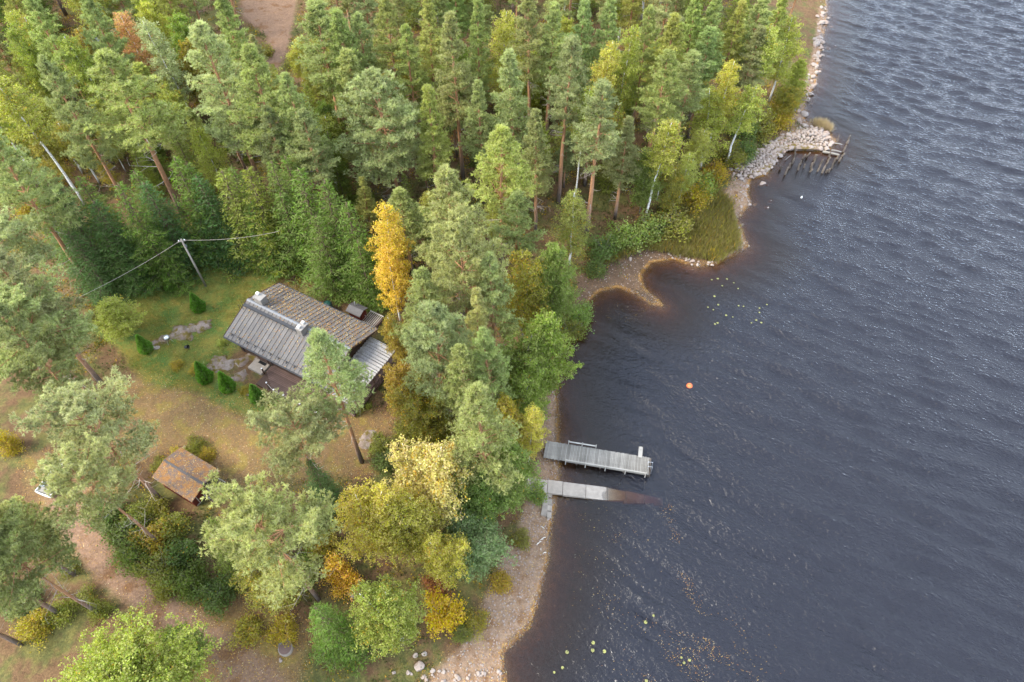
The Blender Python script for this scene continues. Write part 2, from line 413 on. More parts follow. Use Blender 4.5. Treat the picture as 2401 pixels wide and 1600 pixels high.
# ------------------------------------------------------------------ the ground, split into its surfaces
def axis(lo, hi, step, far0, far1):
    core = np.arange(lo, hi + 1e-6, step)
    a = lo - np.cumsum(np.geomspace(step * 1.5, 90, 26)); b = hi + np.cumsum(np.geomspace(step * 1.5, 90, 26))
    return np.concatenate([a[::-1], core, b])
STEP = 0.4
gx = axis(-92, 46, STEP, 0, 0); gy = axis(-2, 128, STEP, 0, 0)
GX, GY = np.meshgrid(gx, gy); GP = np.stack([GX.ravel(), GY.ravel()], 1)
GZ, GD = height(GP, True)
core = (np.abs(GP[:, 0] + 23) < 75) & (GP[:, 1] > -8) & (GP[:, 1] < 135)
def mask(polys, soft=.8):
    best = np.full(len(GP), -1e3)
    for pl in polys:
        v = np.full(len(GP), -1e3); v[core] = sdist(GP[core], pl); best = np.maximum(best, v)
    return np.clip(.5 + best / (2 * soft), 0, 1)
LAWN_PX = [(190, 742), (250, 694), (300, 640), (420, 600), (540, 612), (645, 640), (610, 700), (545, 790), (500, 845), (590, 900),
           (720, 960), (660, 985), (560, 955), (450, 900), (330, 880), (270, 800)]
YARD_PX = [(320, 860), (470, 900), (600, 950), (700, 975), (900, 950), (900, 1060), (800, 1100), (660, 1100), (540, 1110), (470, 1060), (400, 1030),
           (330, 1060), (250, 1000), (240, 920)]
YARD2_PX = [(430, 1400), (560, 1380), (700, 1440), (690, 1600), (500, 1640), (420, 1500)]
YARD3_PX = [(60, 1040), (180, 1050), (260, 1100), (240, 1180), (120, 1190), (60, 1120)]
TRACK_PX = [(100, 1090), (180, 1110), (235, 1180), (255, 1240), (330, 1310), (410, 1385), (520, 1450), (640, 1540), (700, 1640), (560, 1640),
            (470, 1500), (370, 1430), (260, 1370), (170, 1270), (110, 1180)]
PATH_PX = [(535, -60), (690, -60), (672, 60), (662, 110), (640, 160), (596, 160), (618, 85), (560, 40)]
BEACH_PX = [(1256, 880), (1300, 880), (1300, 1100), (1290, 1190), (1280, 1270), (1255, 1370), (1235, 1430), (1165, 1510), (1170, 1640), (950, 1640),
            (1000, 1545), (1060, 1490), (1110, 1390), (1150, 1290), (1195, 1200), (1210, 1140), (1238, 1050), (1240, 950)]
COVE_PX = [(1326, 640), (1372, 612), (1450, 578), (1530, 570), (1640, 612), (1520, 720), (1350, 715), (1290, 800), (1262, 800), (1325, 720)]
UP_PX = [(1680, 610), (1730, 565), (1700, 500), (1740, 470), (1730, 410), (1790, 380), (1815, 350), (1940, 340), (1915, 270), (1860, 270), (1890, 190), (1900, 100),
         (1910, 0), (1885, 0), (1872, 100), (1850, 190), (1826, 250), (1790, 315), (1740, 355), (1690, 390), (1668, 440), (1676, 500), (1690, 560), (1640, 600)]
LAWN, YARD, YARD2, YARD3, TRACK, PATH = (poly_px(q) for q in (LAWN_PX, YARD_PX, YARD2_PX, YARD3_PX, TRACK_PX, PATH_PX))
BEACH, COVE, UPSH = (np.array([plane(u, v, .25)[:2] for u, v in q]) for q in (BEACH_PX, COVE_PX, UP_PX))
m_lawn = mask([LAWN], 1.0); m_yard = mask([YARD, YARD2, YARD3], 1.4); m_grav = mask([TRACK, PATH], 1.0); m_litter = mask([COVE], .5); m_beach = mask([BEACH, UPSH], .7)
nx, ny = len(gx), len(gy)
ii = (np.arange(ny - 1)[:, None] * nx + np.arange(nx - 1)[None, :]).ravel()
QUADS = np.stack([ii, ii + 1, ii + 1 + nx, ii + nx], 1)
fm = lambda a: a[QUADS].mean(1)
cls = np.zeros(len(QUADS), int)
cls[fm(m_lawn) > .5] = 1; cls[(fm(m_yard) > .5) & (cls == 0)] = 2; cls[fm(m_grav) > .5] = 3; cls[(fm(m_beach) > .5) | (fm(mask([COVE], .6)) > .5)] = 4; cls[fm(GD) < 0] = 5
V3 = np.column_stack([GP, GZ])
for k, nm in enumerate(['forest_floor', 'lawn', 'yard', 'gravel_track', 'beach', 'lake_bed']):
    q = QUADS[cls == k]; used, inv = np.unique(q, return_inverse=True)
    me = mesh_np(nm, V3[used], quads=inv.reshape(-1, 4), mat=M['ground_cover'], smooth_sh=True,
                 attrs={'lawn': ('POINT', m_lawn[used]), 'yard': ('POINT', m_yard[used]), 'gravel': ('POINT', m_grav[used]),
                        'beach': ('POINT', m_beach[used]), 'litter': ('POINT', m_litter[used]), 'shore': ('POINT', np.clip(GD[used], -5, 5))})
    tag(link(bpy.data.objects.new(nm, me)), kind='structure')

# ------------------------------------------------------------------ the lake: brown water with wind waves
WAVE_SLOPE = .20
WS = .235
wx = np.concatenate([np.arange(-8, 102, WS), np.geomspace(102.5, 900, 40)]); wy = np.concatenate([-np.geomspace(700, 4, 34), np.arange(-3.5, 126, WS), np.geomspace(126.5, 900, 40)])
WX, WY = np.meshgrid(wx, wy); WP = np.stack([WX.ravel(), WY.ravel()], 1)
WD = -sdist(WP, LAND)
th = np.radians(-26 - 12 * np.exp(-np.maximum(WD, 0) / 25.0))     # crests turn towards the shore
dx, dy = WP[:, 0] - 10, WP[:, 1] - 30
cu = dx * np.cos(th) + dy * np.sin(th); cv = -dx * np.sin(th) + dy * np.cos(th)
r3 = np.random.default_rng(5); WZ = np.zeros(len(WP)); NW = 54
for i in range(NW):
    lam = math.exp(r3.normal(math.log(1.35), .28)) if i < 44 else r3.uniform(2.5, 5.0); ph = R(90) + r3.normal(0, R(13)); k = 2 * math.pi / lam
    WZ += (WAVE_SLOPE * math.sqrt(2.0 / NW) / k) * np.sin(k * (cu * math.cos(ph) + cv * math.sin(ph)) + r3.uniform(0, 6.28))
gust = .75 + .5 * np.clip(.5 + .5 * np.sin(cu * .05 + 1.2 * np.sin(cv * .031)) * np.cos(cv * .06 + .7), 0, 1)
near = (WP[:, 0] < 101) & (WP[:, 1] > -3) & (WP[:, 1] < 125)
calm0 = smooth(WD, 1.2, 8.5); WZ *= (.2 + .8 * calm0) * gust * near
n1, n2 = len(wx), len(wy); jj = (np.arange(n2 - 1)[:, None] * n1 + np.arange(n1 - 1)[None, :]).ravel()
wq = np.stack([jj, jj + 1, jj + 1 + n1, jj + n1], 1)
top = np.column_stack([WP, WZ])
WH = np.maximum(-height(WP, d=-WD), 0.0)
_ra, _rb = plane(1206, 1114, .55)[:2], plane(1420, 1140, -.25)[:2]; _rx = (_rb - _ra) / np.linalg.norm(_rb - _ra)   # the boat ramp shallows the water above it
_lx = (WP - _ra) @ _rx; _ly = (WP - _ra) @ np.array([-_rx[1], _rx[0]]); _k = (np.abs(_ly) < .7) & (_lx > 0) & (_lx < 12.4)
WH = np.where(_k, np.minimum(WH, np.maximum(.115 * _lx - .80 + .13 * np.maximum(_lx - 7.3, 0), 0)), WH)
wq = wq[(WD[wq] > -4).any(1)]                                      # no water sheet under the hills
usd, inv_ = np.unique(wq, return_inverse=True)
me = mesh_np('lake', top[usd], quads=inv_.reshape(-1, 4), mat=M['lake_water'], attrs={'calm': ('POINT', calm0[usd]), 'depth': ('POINT', WH[usd])}, smooth_sh=True)
cu = cu[usd]; cv = cv[usd]
uvl = me.uv_layers.new(name='crest'); li = np.zeros(len(me.loops), np.int32); me.loops.foreach_get('vertex_index', li)
uvl.data.foreach_set('uv', np.column_stack([cu[li], cv[li]]).astype(np.float32).ravel())
tag(link(bpy.data.objects.new('lake', me)), kind='structure')

# ------------------------------------------------------------------ foliage meshes
def unit(a): return a / (np.linalg.norm(a, axis=1, keepdims=True) + 1e-9)
def blades(P, A, L, W, r):            # thin triangles: needle sprays
    n = len(P); B = unit(np.cross(A, r.normal(size=(n, 3))))
    V = np.empty((n, 3, 3)); V[:, 0] = P - B * W[:, None] * .5; V[:, 1] = P + B * W[:, None] * .5; V[:, 2] = P + A * L[:, None]
    return V.reshape(-1, 3), np.arange(n * 3).reshape(-1, 3)
def diamonds(P, A, L, W, r):          # leaf-shaped quads
    n = len(P); B = unit(np.cross(A, r.normal(size=(n, 3))))
    V = np.empty((n, 4, 3)); V[:, 0] = P; V[:, 1] = P + A * L[:, None] * .5 + B * W[:, None] * .5; V[:, 2] = P + A * L[:, None]; V[:, 3] = P + A * L[:, None] * .5 - B * W[:, None] * .5
    return V.reshape(-1, 3), np.arange(n * 4).reshape(-1, 4)
def crown_mesh(name, P, A, L, W, clump, r, mat, quad=False):
    V, F = (diamonds if quad else blades)(P, A, L, W, r)
    tint = np.clip(.6 * clump + .4 * r.random(len(P)), 0, 1); t2 = r.random(len(P))
    return mesh_np(name, V, tris=None if quad else F, quads=F if quad else None, mat=mat, attrs={'tint': ('FACE', tint), 'tint2': ('FACE', t2)})
def trunk_path(r, H, bend, n=9):
    a = r.uniform(0, 6.28); b = r.uniform(.3, 1) * bend; w = r.normal(0, .05 * bend, (n, 2)); w[0] = 0
    z = np.linspace(0, 1, n); x = b * math.cos(a) * z ** 1.6; y = b * math.sin(a) * z ** 1.6
    return np.column_stack([x + w[:, 0], y + w[:, 1], z * H])
def on_path(tp, z): return np.array([np.interp(z, tp[:, 2], tp[:, 0]), np.interp(z, tp[:, 2], tp[:, 1]), z])
def puffs_to_tufts(C, rad, r, n_t, n_b, bl, bw, flat=.6, up=.65):
    C = np.asarray(C); rad = np.asarray(rad); k = len(C)
    cl = np.repeat(r.random(k), n_t); CC = np.repeat(C, n_t, 0); RR = np.repeat(rad, n_t)
    d = unit(r.normal(size=(k * n_t, 3))) * (r.random((k * n_t, 1)) ** .45)
    T = CC + d * RR[:, None] * [1, 1, flat]
    ax = unit(d * .7 + [0, 0, up] + r.normal(0, .35, (len(T), 3)))
    T = np.repeat(T, n_b, 0); cl = np.repeat(cl, n_b); ax = unit(np.repeat(ax, n_b, 0) + r.normal(0, .5, (len(T), 3)))
    L = bl * r.uniform(.7, 1.25, len(T)); W = bw * r.uniform(.8, 1.3, len(T))
    return T, ax, L, W, cl

def gen_pine(seed, H=20.0, cb=.40, RR=3.3, nbr=48, bend=.6, rough=.25, flat_top=.92):
    r = np.random.default_rng(seed); tp = trunk_path(r, H * .97, bend); r0 = .012 * H
    tk = MB(); tk.tube(tp, [r0 * (1 - .82 * i / 8) + .01 for i in range(9)], 8)
    C, rad = [], []; dead = MB()
    for i in range(nbr):
        t = (i + r.random()) / nbr; z = H * (cb + (1 - cb) * .965 * t)
        prof = (1 - t) ** flat_top * (.62 + .38 * min(1, t / .22)); ln = RR * prof * r.uniform(1 - 1.3 * rough, 1 + rough) + .22
        az = i * 2.4 + r.normal(0, .35); el = R(-8 + 62 * t + r.normal(0, 9)); b = on_path(tp, z)
        dh = np.array([math.cos(az), math.sin(az), 0]); sd = np.array([-math.sin(az), math.cos(az), 0])
        f = lambda s: b + dh * ln * s * math.cos(el * .7) + np.array([0, 0, 1]) * ln * (math.sin(el) * s + .20 * s * s - .06 * s)
        tk.tube([f(0), f(.5), f(1)], [.012 * ln + .02, .008 * ln + .015, .012], 4, False)
        for s in np.linspace(.42, 1, max(3, int(ln * 2.0))):
            p = f(s); C.append(p + r.normal(0, .08, 3)); rad.append(r.uniform(.30, .46) * (1 - .5 * t))
            for sg in (-1, 1):
                if r.random() < .9:
                    q = (ln * .42 * (1.15 - .75 * s) + .15) * r.uniform(.6, 1.2)
                    dd = dh * r.uniform(.3, .8) + sd * sg + np.array([0, 0, r.uniform(0, .35)])
                    for k in ((.55, 1.0) if q > .6 else (1.0,)):
                        C.append(p + dd * q * k * (1 - .35 * t) + r.normal(0, .06, 3)); rad.append(r.uniform(.28, .46) * (1 - .5 * t))
    for s in np.linspace(.95, 1.0, 3):
        C.append(on_path(tp, H * s * .985)); rad.append(.2)
    for i in range(int(r.integers(9, 16))):                       # bare dead boughs below the crown
        z = H * r.uniform(.18, cb + .08); az = r.uniform(0, 6.28); ln = RR * r.uniform(.25, .75); b = on_path(tp, z)
        dh = np.array([math.cos(az), math.sin(az), 0]); dz = r.uniform(-.25, .25); cv = r.uniform(-.1, .35)
        pts = [b + dh * ln * s + np.array([0, 0, ln * (dz * s + cv * s * s)]) for s in (0, .35, .7, 1)]
        dead.tube(pts, [.035, .026, .018, .008], 4, False)
        for k in range(3):
            a = pts[1 + k % 3]; sd = np.array([-math.sin(az), math.cos(az), r.uniform(-.2, .5)]) * (1 if r.random() < .5 else -1)
            dead.tube([a, a + (dh * .6 + sd) * ln * .16, a + (dh * .8 + sd * 1.5) * ln * .26], [.014, .01, .005], 3, False)
    T, ax, L, W, cl = puffs_to_tufts(C, rad, r, 8, 8, .29, .06, .5)
    return dict(trunk=tk.mesh('trunk', M['pine_bark'], True), crown=crown_mesh('crown', T, ax, L, W, cl, r, M['needles']),
                dead=dead.mesh('dead_branches', M['dead_wood']), H=H, R=RR * 1.12)
def gen_spruce(seed, H=12.0, RR=2.6, nbr=95, cb=.03):
    r = np.random.default_rng(seed); tp = trunk_path(r, H * .98, .15); tk = MB(); tk.tube(tp, [.011 * H * (1 - .9 * i / 8) + .008 for i in range(9)], 7)
    P, A, L, W, cl = [], [], [], [], []
    for i in range(nbr):
        t = ((i + r.random()) / nbr) ** .92; z = H * (cb + (1 - cb) * .97 * t); ln = RR * (1 - t) ** .85 * r.uniform(.78, 1.15) + .16
        az = i * 2.4 + r.normal(0, .3); b = on_path(tp, z); dh = np.array([math.cos(az), math.sin(az), 0]); sd = np.array([-math.sin(az), math.cos(az), 0])
        e0 = .25 - .75 * (1 - t) + r.normal(0, .06); cu = .42 * (1 - t)
        f = lambda s: b + dh * ln * s + np.array([0, 0, ln * (e0 * s + cu * s * s)])
        tk.tube([f(0), f(.5), f(.9)], [.03, .02, .01], 3, False)
        c0 = r.random(); nl = max(3, int(ln * 5.5))
        for s in np.linspace(.12, 1, nl):
            p = f(s); wl_ = ln * (.36 * (1 - s) + .10) + .08
            for sg in (-1, 1):
                nn = max(3, int(wl_ * 11)); u = r.uniform(.0, 1, nn)
                dr = dh * .65 + sd * sg
                pos = p + u[:, None] * wl_ * dr + np.column_stack([np.zeros(nn), np.zeros(nn), -.34 * u * wl_ - .02]) + r.normal(0, .035, (nn, 3))
                ax = unit(dr + np.array([0, 0, -.25]) + r.normal(0, .42, (nn, 3)))
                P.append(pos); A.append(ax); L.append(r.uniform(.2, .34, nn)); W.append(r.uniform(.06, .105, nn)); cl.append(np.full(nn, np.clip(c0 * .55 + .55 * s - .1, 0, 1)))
    P, A, L, W, cl = map(np.concatenate, (P, A, L, W, cl))
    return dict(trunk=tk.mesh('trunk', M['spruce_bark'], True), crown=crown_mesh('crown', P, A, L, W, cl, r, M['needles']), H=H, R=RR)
def gen_broad(seed, H=16.0, RR=2.3, cb=.28, nbr=44, weep=.55, bark_m='birch_bark', leaf=.13, bend=1.0, dens=1.0, stems=1, belly=.32):
    r = np.random.default_rng(seed); tk = MB(); P, A, cl, TPS = [], [], [], []
    for st in range(stems):
        tp = trunk_path(r, H * (.92 if st == 0 else r.uniform(.75, .95)), bend * (1 if stems == 1 else 2.2)); tk.tube(tp, [.0085 * H * (1 - .86 * i / 8) + .008 for i in range(9)], 7); TPS.append(tp)
    tk.cut = len(tk.f)
    for st in range(stems):
        tp = TPS[st]; HH = tp[-1, 2]
        for i in range(nbr // stems):
            t = (i + r.random()) / (nbr // stems); z = HH * (cb + (1 - cb) * .99 * t)
            prof = min(1, (.35 + t / belly * .65)) * (1 - max(0, t - belly) / (1 - belly)) ** .62
            ln = RR * prof * r.uniform(.65, 1.2) + .42; az = i * 2.4 + st + r.normal(0, .4); el = R(r.uniform(15, 40) + 25 * t); b = on_path(tp, z)
            dh = np.array([math.cos(az), math.sin(az), 0])
            f = lambda s: b + dh * ln * s * math.cos(el * .6) + np.array([0, 0, ln * (math.sin(el) * s * 1.1 - weep * .5 * s * s)])
            tk.tube([f(0), f(.4), f(.75), f(1)], [.01 * ln + .015, .007 * ln + .01, .012, .006], 4, False)
            c0 = r.random(); ns = max(5, int(ln * 15 * dens))
            for s in r.uniform(.22, 1.0, ns):
                p = f(s) + r.normal(0, .10 + .20 * ln * (1 - .5 * s), 3) * [1, 1, .6]; hl = r.uniform(.12, .55) * (.35 + weep); nn = int(r.integers(9, 17)); u = r.random(nn)
                P.append(p + np.column_stack([r.normal(0, .12, nn), r.normal(0, .12, nn), -u * hl + r.normal(0, .05, nn)]))
                A.append(unit(r.normal(0, 1, (nn, 3)) + [0, 0, -.5 * weep])); cl.append(np.full(nn, np.clip(c0 * .5 + .5 * r.random(), 0, 1)))
    P, A, cl = map(np.concatenate, (P, A, cl)); n = len(P)
    L = leaf * r.uniform(.8, 1.45, n); W = leaf * r.uniform(.65, 1.1, n)
    return dict(trunk=tk.mesh('trunk', M[bark_m], True), crown=crown_mesh('crown', P, A, L, W, cl, r, M['leaves'], True), H=H, R=RR)
def gen_bush(seed, H=2.0, RR=1.3, leaf=.12, n_cl=90, per=34, bark_m='alder_bark'):
    r = np.random.default_rng(seed); tk = MB(); C = []
    for i in range(9):
        az = i * 2.4 + r.normal(0, .3); ln = r.uniform(.5, .95); e = np.array([math.cos(az) * RR * .65 * ln, math.sin(az) * RR * .65 * ln, H * r.uniform(.6, .95)])
        tk.tube([(0, 0, 0), e * [.35, .35, .5], e], [.035, .022, .008], 4, False)
    d = unit(r.normal(size=(n_cl, 3))); d[:, 2] = np.abs(d[:, 2]); d *= r.uniform(.45, 1.0, (n_cl, 1))
    C = d * [RR, RR, H * .86] * (1 + .22 * np.sin(3 * np.arctan2(d[:, 1], d[:, 0]) + seed))[:, None] + [0, 0, H * .1]
    P = np.repeat(C, per, 0) + r.normal(0, .17 * RR ** .5, (n_cl * per, 3)); P[:, 2] = np.abs(P[:, 2]); cl = np.repeat(r.random(n_cl), per)
    A = unit(r.normal(size=P.shape) + [0, 0, .3]); n = len(P)
    return dict(trunk=tk.mesh('stem', M[bark_m]), crown=crown_mesh('foliage', P, A, leaf * r.uniform(.8, 1.5, n), leaf * r.uniform(.6, 1.1, n), cl, r, M['leaves'], True), H=H, R=RR)
def gen_thuja(seed, H=2.6, RR=.46):
    r = np.random.default_rng(seed); n = 5200; tk = MB(); tk.tube([(0, 0, 0), (0, 0, H * .9)], [.05, .01], 6)
    z = r.random(n) ** 1.15; a = r.uniform(0, 6.283, n); prof = np.where(z < .18, .72 + .28 * z / .18, (1 - (z - .18) / .82) ** .86)
    lob = 1 + .07 * np.sin(a * 5 + z * 9) + .05 * np.sin(a * 9 - z * 17); rr = RR * prof * lob * r.uniform(.8, 1.02, n)
    P = np.column_stack([rr * np.cos(a), rr * np.sin(a), z * H * .95 + .04]); A = unit(np.column_stack([np.cos(a) * .45, np.sin(a) * .45, np.full(n, .95)]) + r.normal(0, .25, (n, 3)))
    cl = .5 + .5 * np.sin(a * 5 + z * 9 + 1.5) * np.sin(z * 23 + a)
    return dict(trunk=tk.mesh('trunk', M['spruce_bark']), crown=crown_mesh('foliage', P, A, r.uniform(.1, .17, n), r.uniform(.05, .09, n), cl, r, M['needles'], True), H=H, R=RR)

LIB = {
    'pine': [gen_pine(11), gen_pine(12, cb=.46, RR=3.1, bend=1.0), gen_pine(13, cb=.36, RR=3.5, nbr=54, rough=.32), gen_pine(14, cb=.50, RR=2.9, nbr=42, bend=.4)],
    'pine_broad': [gen_pine(21, H=18, cb=.42, RR=4.2, nbr=60, rough=.32, flat_top=.75), gen_pine(22, H=18, cb=.48, RR=4.4, nbr=58, rough=.38, flat_top=.7, bend=1.2)],
    'pine_narrow': [gen_pine(31, cb=.42, RR=2.2, nbr=50, rough=.3, flat_top=1.0), gen_pine(32, cb=.36, RR=2.4, nbr=54, bend=.9, flat_top=1.05), gen_pine(33, cb=.52, RR=2.1, nbr=40, rough=.35, flat_top=.85)],
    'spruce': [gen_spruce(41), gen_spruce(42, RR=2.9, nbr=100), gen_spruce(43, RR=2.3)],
    'birch': [gen_broad(51), gen_broad(52, RR=2.0, bend=1.6, cb=.36), gen_broad(53, RR=2.6, cb=.24, nbr=52)],
    'birch_weep': [gen_broad(61, RR=1.7, weep=1.0, cb=.3, bend=.8), gen_broad(62, RR=1.9, weep=.95, cb=.22, bend=1.4)],
    'birch_multi': [gen_broad(71, H=13, RR=2.5, cb=.28, nbr=66, stems=3, leaf=.14), gen_broad(72, H=13, RR=2.8, cb=.22, nbr=72, stems=2, leaf=.14)],
    'alder': [gen_broad(81, H=12, RR=2.9, cb=.15, nbr=56, weep=.2, bark_m='alder_bark', leaf=.15, dens=1.1), gen_broad(82, H=12, RR=2.6, cb=.12, nbr=54, weep=.25, bark_m='alder_bark', leaf=.14, stems=2, dens=1.1)],
    'bush': [gen_bush(91), gen_bush(92, H=1.6, RR=1.5), gen_bush(93, H=2.6, RR=1.2)],
    'pine_high': [gen_pine(23, H=18, cb=.58, RR=4.0, nbr=46, rough=.45, flat_top=.48, bend=.5), gen_pine(24, H=18, cb=.62, RR=3.7, nbr=42, rough=.5, flat_top=.42, bend=.8)],
    'birch_big': [gen_broad(73, H=14, RR=5.4, cb=.30, nbr=120, stems=3, leaf=.15, dens=1.0, bend=1.4)],
    'birch_high': [gen_broad(63, RR=1.7, weep=.6, cb=.55, nbr=34, bend=.7), gen_broad(64, RR=1.6, weep=.8, cb=.48, nbr=34, bend=1.3)],
    'thuja': [gen_thuja(95), gen_thuja(96, RR=.48)],
}
NAMES = {'pine': 'pine_tree', 'pine_broad': 'pine_tree', 'pine_narrow': 'pine_tree', 'spruce': 'spruce_tree', 'birch': 'birch_tree', 'birch_weep': 'birch_tree',
         'birch_multi': 'birch_tree', 'birch_big': 'birch_tree', 'birch_high': 'birch_tree', 'pine_high': 'pine_tree', 'alder': 'alder_tree', 'bush': 'bush', 'thuja': 'arborvitae'}
COLS = {  # crown colour, alpha = share of yellow leaves
    'pine': (.315, .372, .130, 0), 'pale': (.392, .430, .175, 0), 'dull': (.300, .330, .132, 0), 'ylw_pine': (.385, .405, .115, 0), 'grey': (.370, .402, .180, 0),
    'spruce': (.145, .210, .042, 0), 'spruce_dark': (.098, .165, .048, 0), 'spruce_ylw': (.205, .250, .046, 0),
    'birch': (.320, .345, .075, .18), 'birch_y': (.46, .43, .09, .2), 'gold': (.64, .46, .085, .4), 'orange': (.36, .27, .06, .22), 'olive': (.29, .265, .05, .26),
    'rust': (.42, .28, .12, .18), 'green': (.215, .28, .065, .08), 'willow': (.215, .285, .115, 0), 'pale_y': (.55, .48, .16, .25), 'aspen': (.38, .40, .19, .04), 'lime': (.37, .40, .085, .14),
    'yellow': (.50, .40, .03, .3), 'thuja': (.17, .33, .055, 0), 'bush': (.21, .215, .042, .12), 'bush_d': (.135, .185, .048, .05), 'bush_y': (.34, .27, .04, .24), 'red': (.28, .12, .05, .1)}
TREES = []
def plant(kind, p, h, rad=None, col='pine', label=None, group=None, var=None, cat=None):
    lib = LIB[kind]; g = lib[(len(TREES) if var is None else var) % len(lib)]
    s = h / g['H']; sx = s if rad is None else rad / g['R']
    sx = min(max(sx, s * .55), s * 1.7)
    o = empty(NAMES[kind], p, random.uniform(0, 6.28), label, cat or {'pine_tree': 'pine', 'spruce_tree': 'spruce', 'birch_tree': 'birch', 'alder_tree': 'alder', 'bush': 'bush', 'arborvitae': 'arborvitae'}[NAMES[kind]], group)
    o.scale = (sx, sx, s)
    c = COLS[col]; jit = [random.uniform(.94, 1.08), random.uniform(.96, 1.03), random.uniform(.88, 1.08)]; v = random.uniform(.92, 1.08)
    tk = link(bpy.data.objects.new(g['trunk'].name.split('.')[0], g['trunk']), o)
    cr = link(bpy.data.objects.new(g['crown'].name.split('.')[0], g['crown']), o)
    cr.color = (c[0] * v * jit[0], c[1] * v * jit[1], c[2] * v * jit[2], c[3])
    if 'dead' in g: tag(link(bpy.data.objects.new('dead_branches', g['dead']), o), kind='stuff')
    TREES.append((p[0], p[1], sx * g['R'], h, o, kind)); return o
def tree(kind, u, v, h, wpx, col, label, group=None, var=None):
    p = under_top(u, v, h); mid = np.array([p[0], p[1], p[2] + h * .6])
    return plant(kind, p - [0, 0, .15], h, wpx * .5 * dist_px(mid) * (1.12 if 'pine' in kind or kind == 'spruce' else 1.0), col, label, group, var)

def foot(kind, u, v, h, rad, col, label, group=None, var=None):
    return plant(kind, ground(u, v) - [0, 0, .15], h, rad, col, label, group, var)

# ------------------------------------------------------------------ the cabin
def roof_sheets(root, L, W, ze, zr, n, name, mat, ribm, th=.05):
    dx = L / n; sl = math.atan2(zr - ze, W / 2); ln = math.hypot(W / 2, zr - ze)
    pm = MB().box((0, 0, 0), (dx - .012, ln, th)).mesh(name, mat)
    rm = MB().box((0, 0, 0), (.028, ln, .04)).mesh('seam', ribm)
    for sg in (-1, 1):
        mz = Matrix.Rotation(-sg * sl, 4, 'X')
        for i in range(n):
            x = -L / 2 + dx * (i + .5)
            o = link(bpy.data.objects.new(name, pm), root); o.matrix_local = Matrix.Translation((x, sg * W / 4, (ze + zr) / 2 + random.uniform(-.004, .004))) @ mz
            if i: 
                s = link(bpy.data.objects.new('seam', rm), o); s.location = (-dx / 2, 0, th / 2 + .025)
hz = 2.95
cabin = empty('cabin', (HOUSE_C[0], HOUSE_C[1], hz), HOUSE_T, 'dark brown log cabin with grey ribbed roof and two chimneys in the clearing', 'cabin')
HL, HW, HE, HR = 12.09, 7.64, 2.72, 4.12
gt = MB()                              # walls with gables
x0, x1, y0, y1 = -HL / 2 + .55, HL / 2 - .55, -HW / 2 + .75, HW / 2 - .55
zw = HE + (HR - HE) * .2 - .1
gt.add([(x0, y0, 0), (x1, y0, 0), (x1, y1, 0), (x0, y1, 0), (x0, y0, zw), (x1, y0, zw), (x1, y1, zw), (x0, y1, zw), (x0, 0, HR - .12), (x1, 0, HR - .12)],
       [(0, 1, 5, 4), (2, 3, 7, 6), (1, 2, 6, 9, 5), (3, 0, 4, 8, 7), (4, 5, 9, 8), (6, 7, 8, 9), (3, 2, 1, 0)])
wall = gt.build('wall', M['wall_brown'], cabin)
lm = MB().box((0, 0, 0), (x1 - x0 + .16, .05, .15), bev=.02).mesh('log', M['wall_brown']); lm2 = MB().box((0, 0, 0), (.05, y1 - y0 + .16, .15), bev=.02).mesh('log', M['wall_brown'])
for k in range(15):
    for yy, mm in ((y0 - .03, lm), (y1 + .03, lm)):
        o = link(bpy.data.objects.new('log', mm), wall); o.location = ((x0 + x1) / 2, yy, .1 + k * .165)
    for xx in (x0 - .03, x1 + .03):
        o = link(bpy.data.objects.new('log', lm2), wall); o.location = (xx, (y0 + y1) / 2, .1 + k * .165)
MB().box(((x0 + x1) / 2, (y0 + y1) / 2, -.25), (x1 - x0 - .1, y1 - y0 - .1, .5)).build('foundation', M['concrete'], cabin)
def window(root, c, w, h, ax):
    d = (w, .06, h) if ax == 'x' else (.06, w, h)
    f = MB().box(c, d).build('window', M['trim_white'], root); off = (0, math.copysign(.035, c[1]), 0) if ax == 'x' else (math.copysign(.035, c[0]), 0, 0)
    MB().box((c[0] + off[0], c[1] + off[1], c[2]), (w - .14, .02, h - .14) if ax == 'x' else (.02, w - .14, h - .14)).build('pane', M['glass_dark'], f)
for wx_ in (-3.6, .4, 3.4): window(cabin, (wx_, y0 - .08, 1.5), 1.1, 1.0, 'x')
for wx_ in (-3.4, 0, 3.2): window(cabin, (wx_, y1 + .08, 1.6), .9, .8, 'x')
window(cabin, (x0 - .08, -1.2, 1.5), 1.0, 1.0, 'y')
dr = MB().box((-2.6, y0 - .08, 1.0), (.95, .06, 2.0)).build('door', M['deck_wood'], cabin); MB().box((-2.25, y0 - .13, 1.0), (.12, .05, .04)).build('handle', M['galvanised'], dr)
roof_t = NT('roof_sheet_metal'); _o = roof_t.pos(); _n = roof_t.noise(_o, 1.3, 4, .6); _n2 = roof_t.noise(_o, 14, 3, .7)
_c = roof_t.hsv(roof_t.mix(roof_t.ramp(_n, .35, .65), (.098, .090, .086), (.120, .111, .104)), .5, 1, roof_t.math('MULTIPLY', roof_t.ramp(_n2, .3, .7, .78, 1.22), roof_t.ramp(roof_t.n('ShaderNodeObjectInfo').outputs['Random'], 0, 1, .86, 1.14)))
M['roof_metal'] = roof_t.end(roof_t.bsdf(_c, .75, .2, roof_t.bump(_n2, .2, .01)))
roof_sheets(cabin, HL, HW, HE, HR, 26, 'roof_panel', M['roof_metal'], M['seam_metal'])
sl = math.atan2(HR - HE, HW / 2)
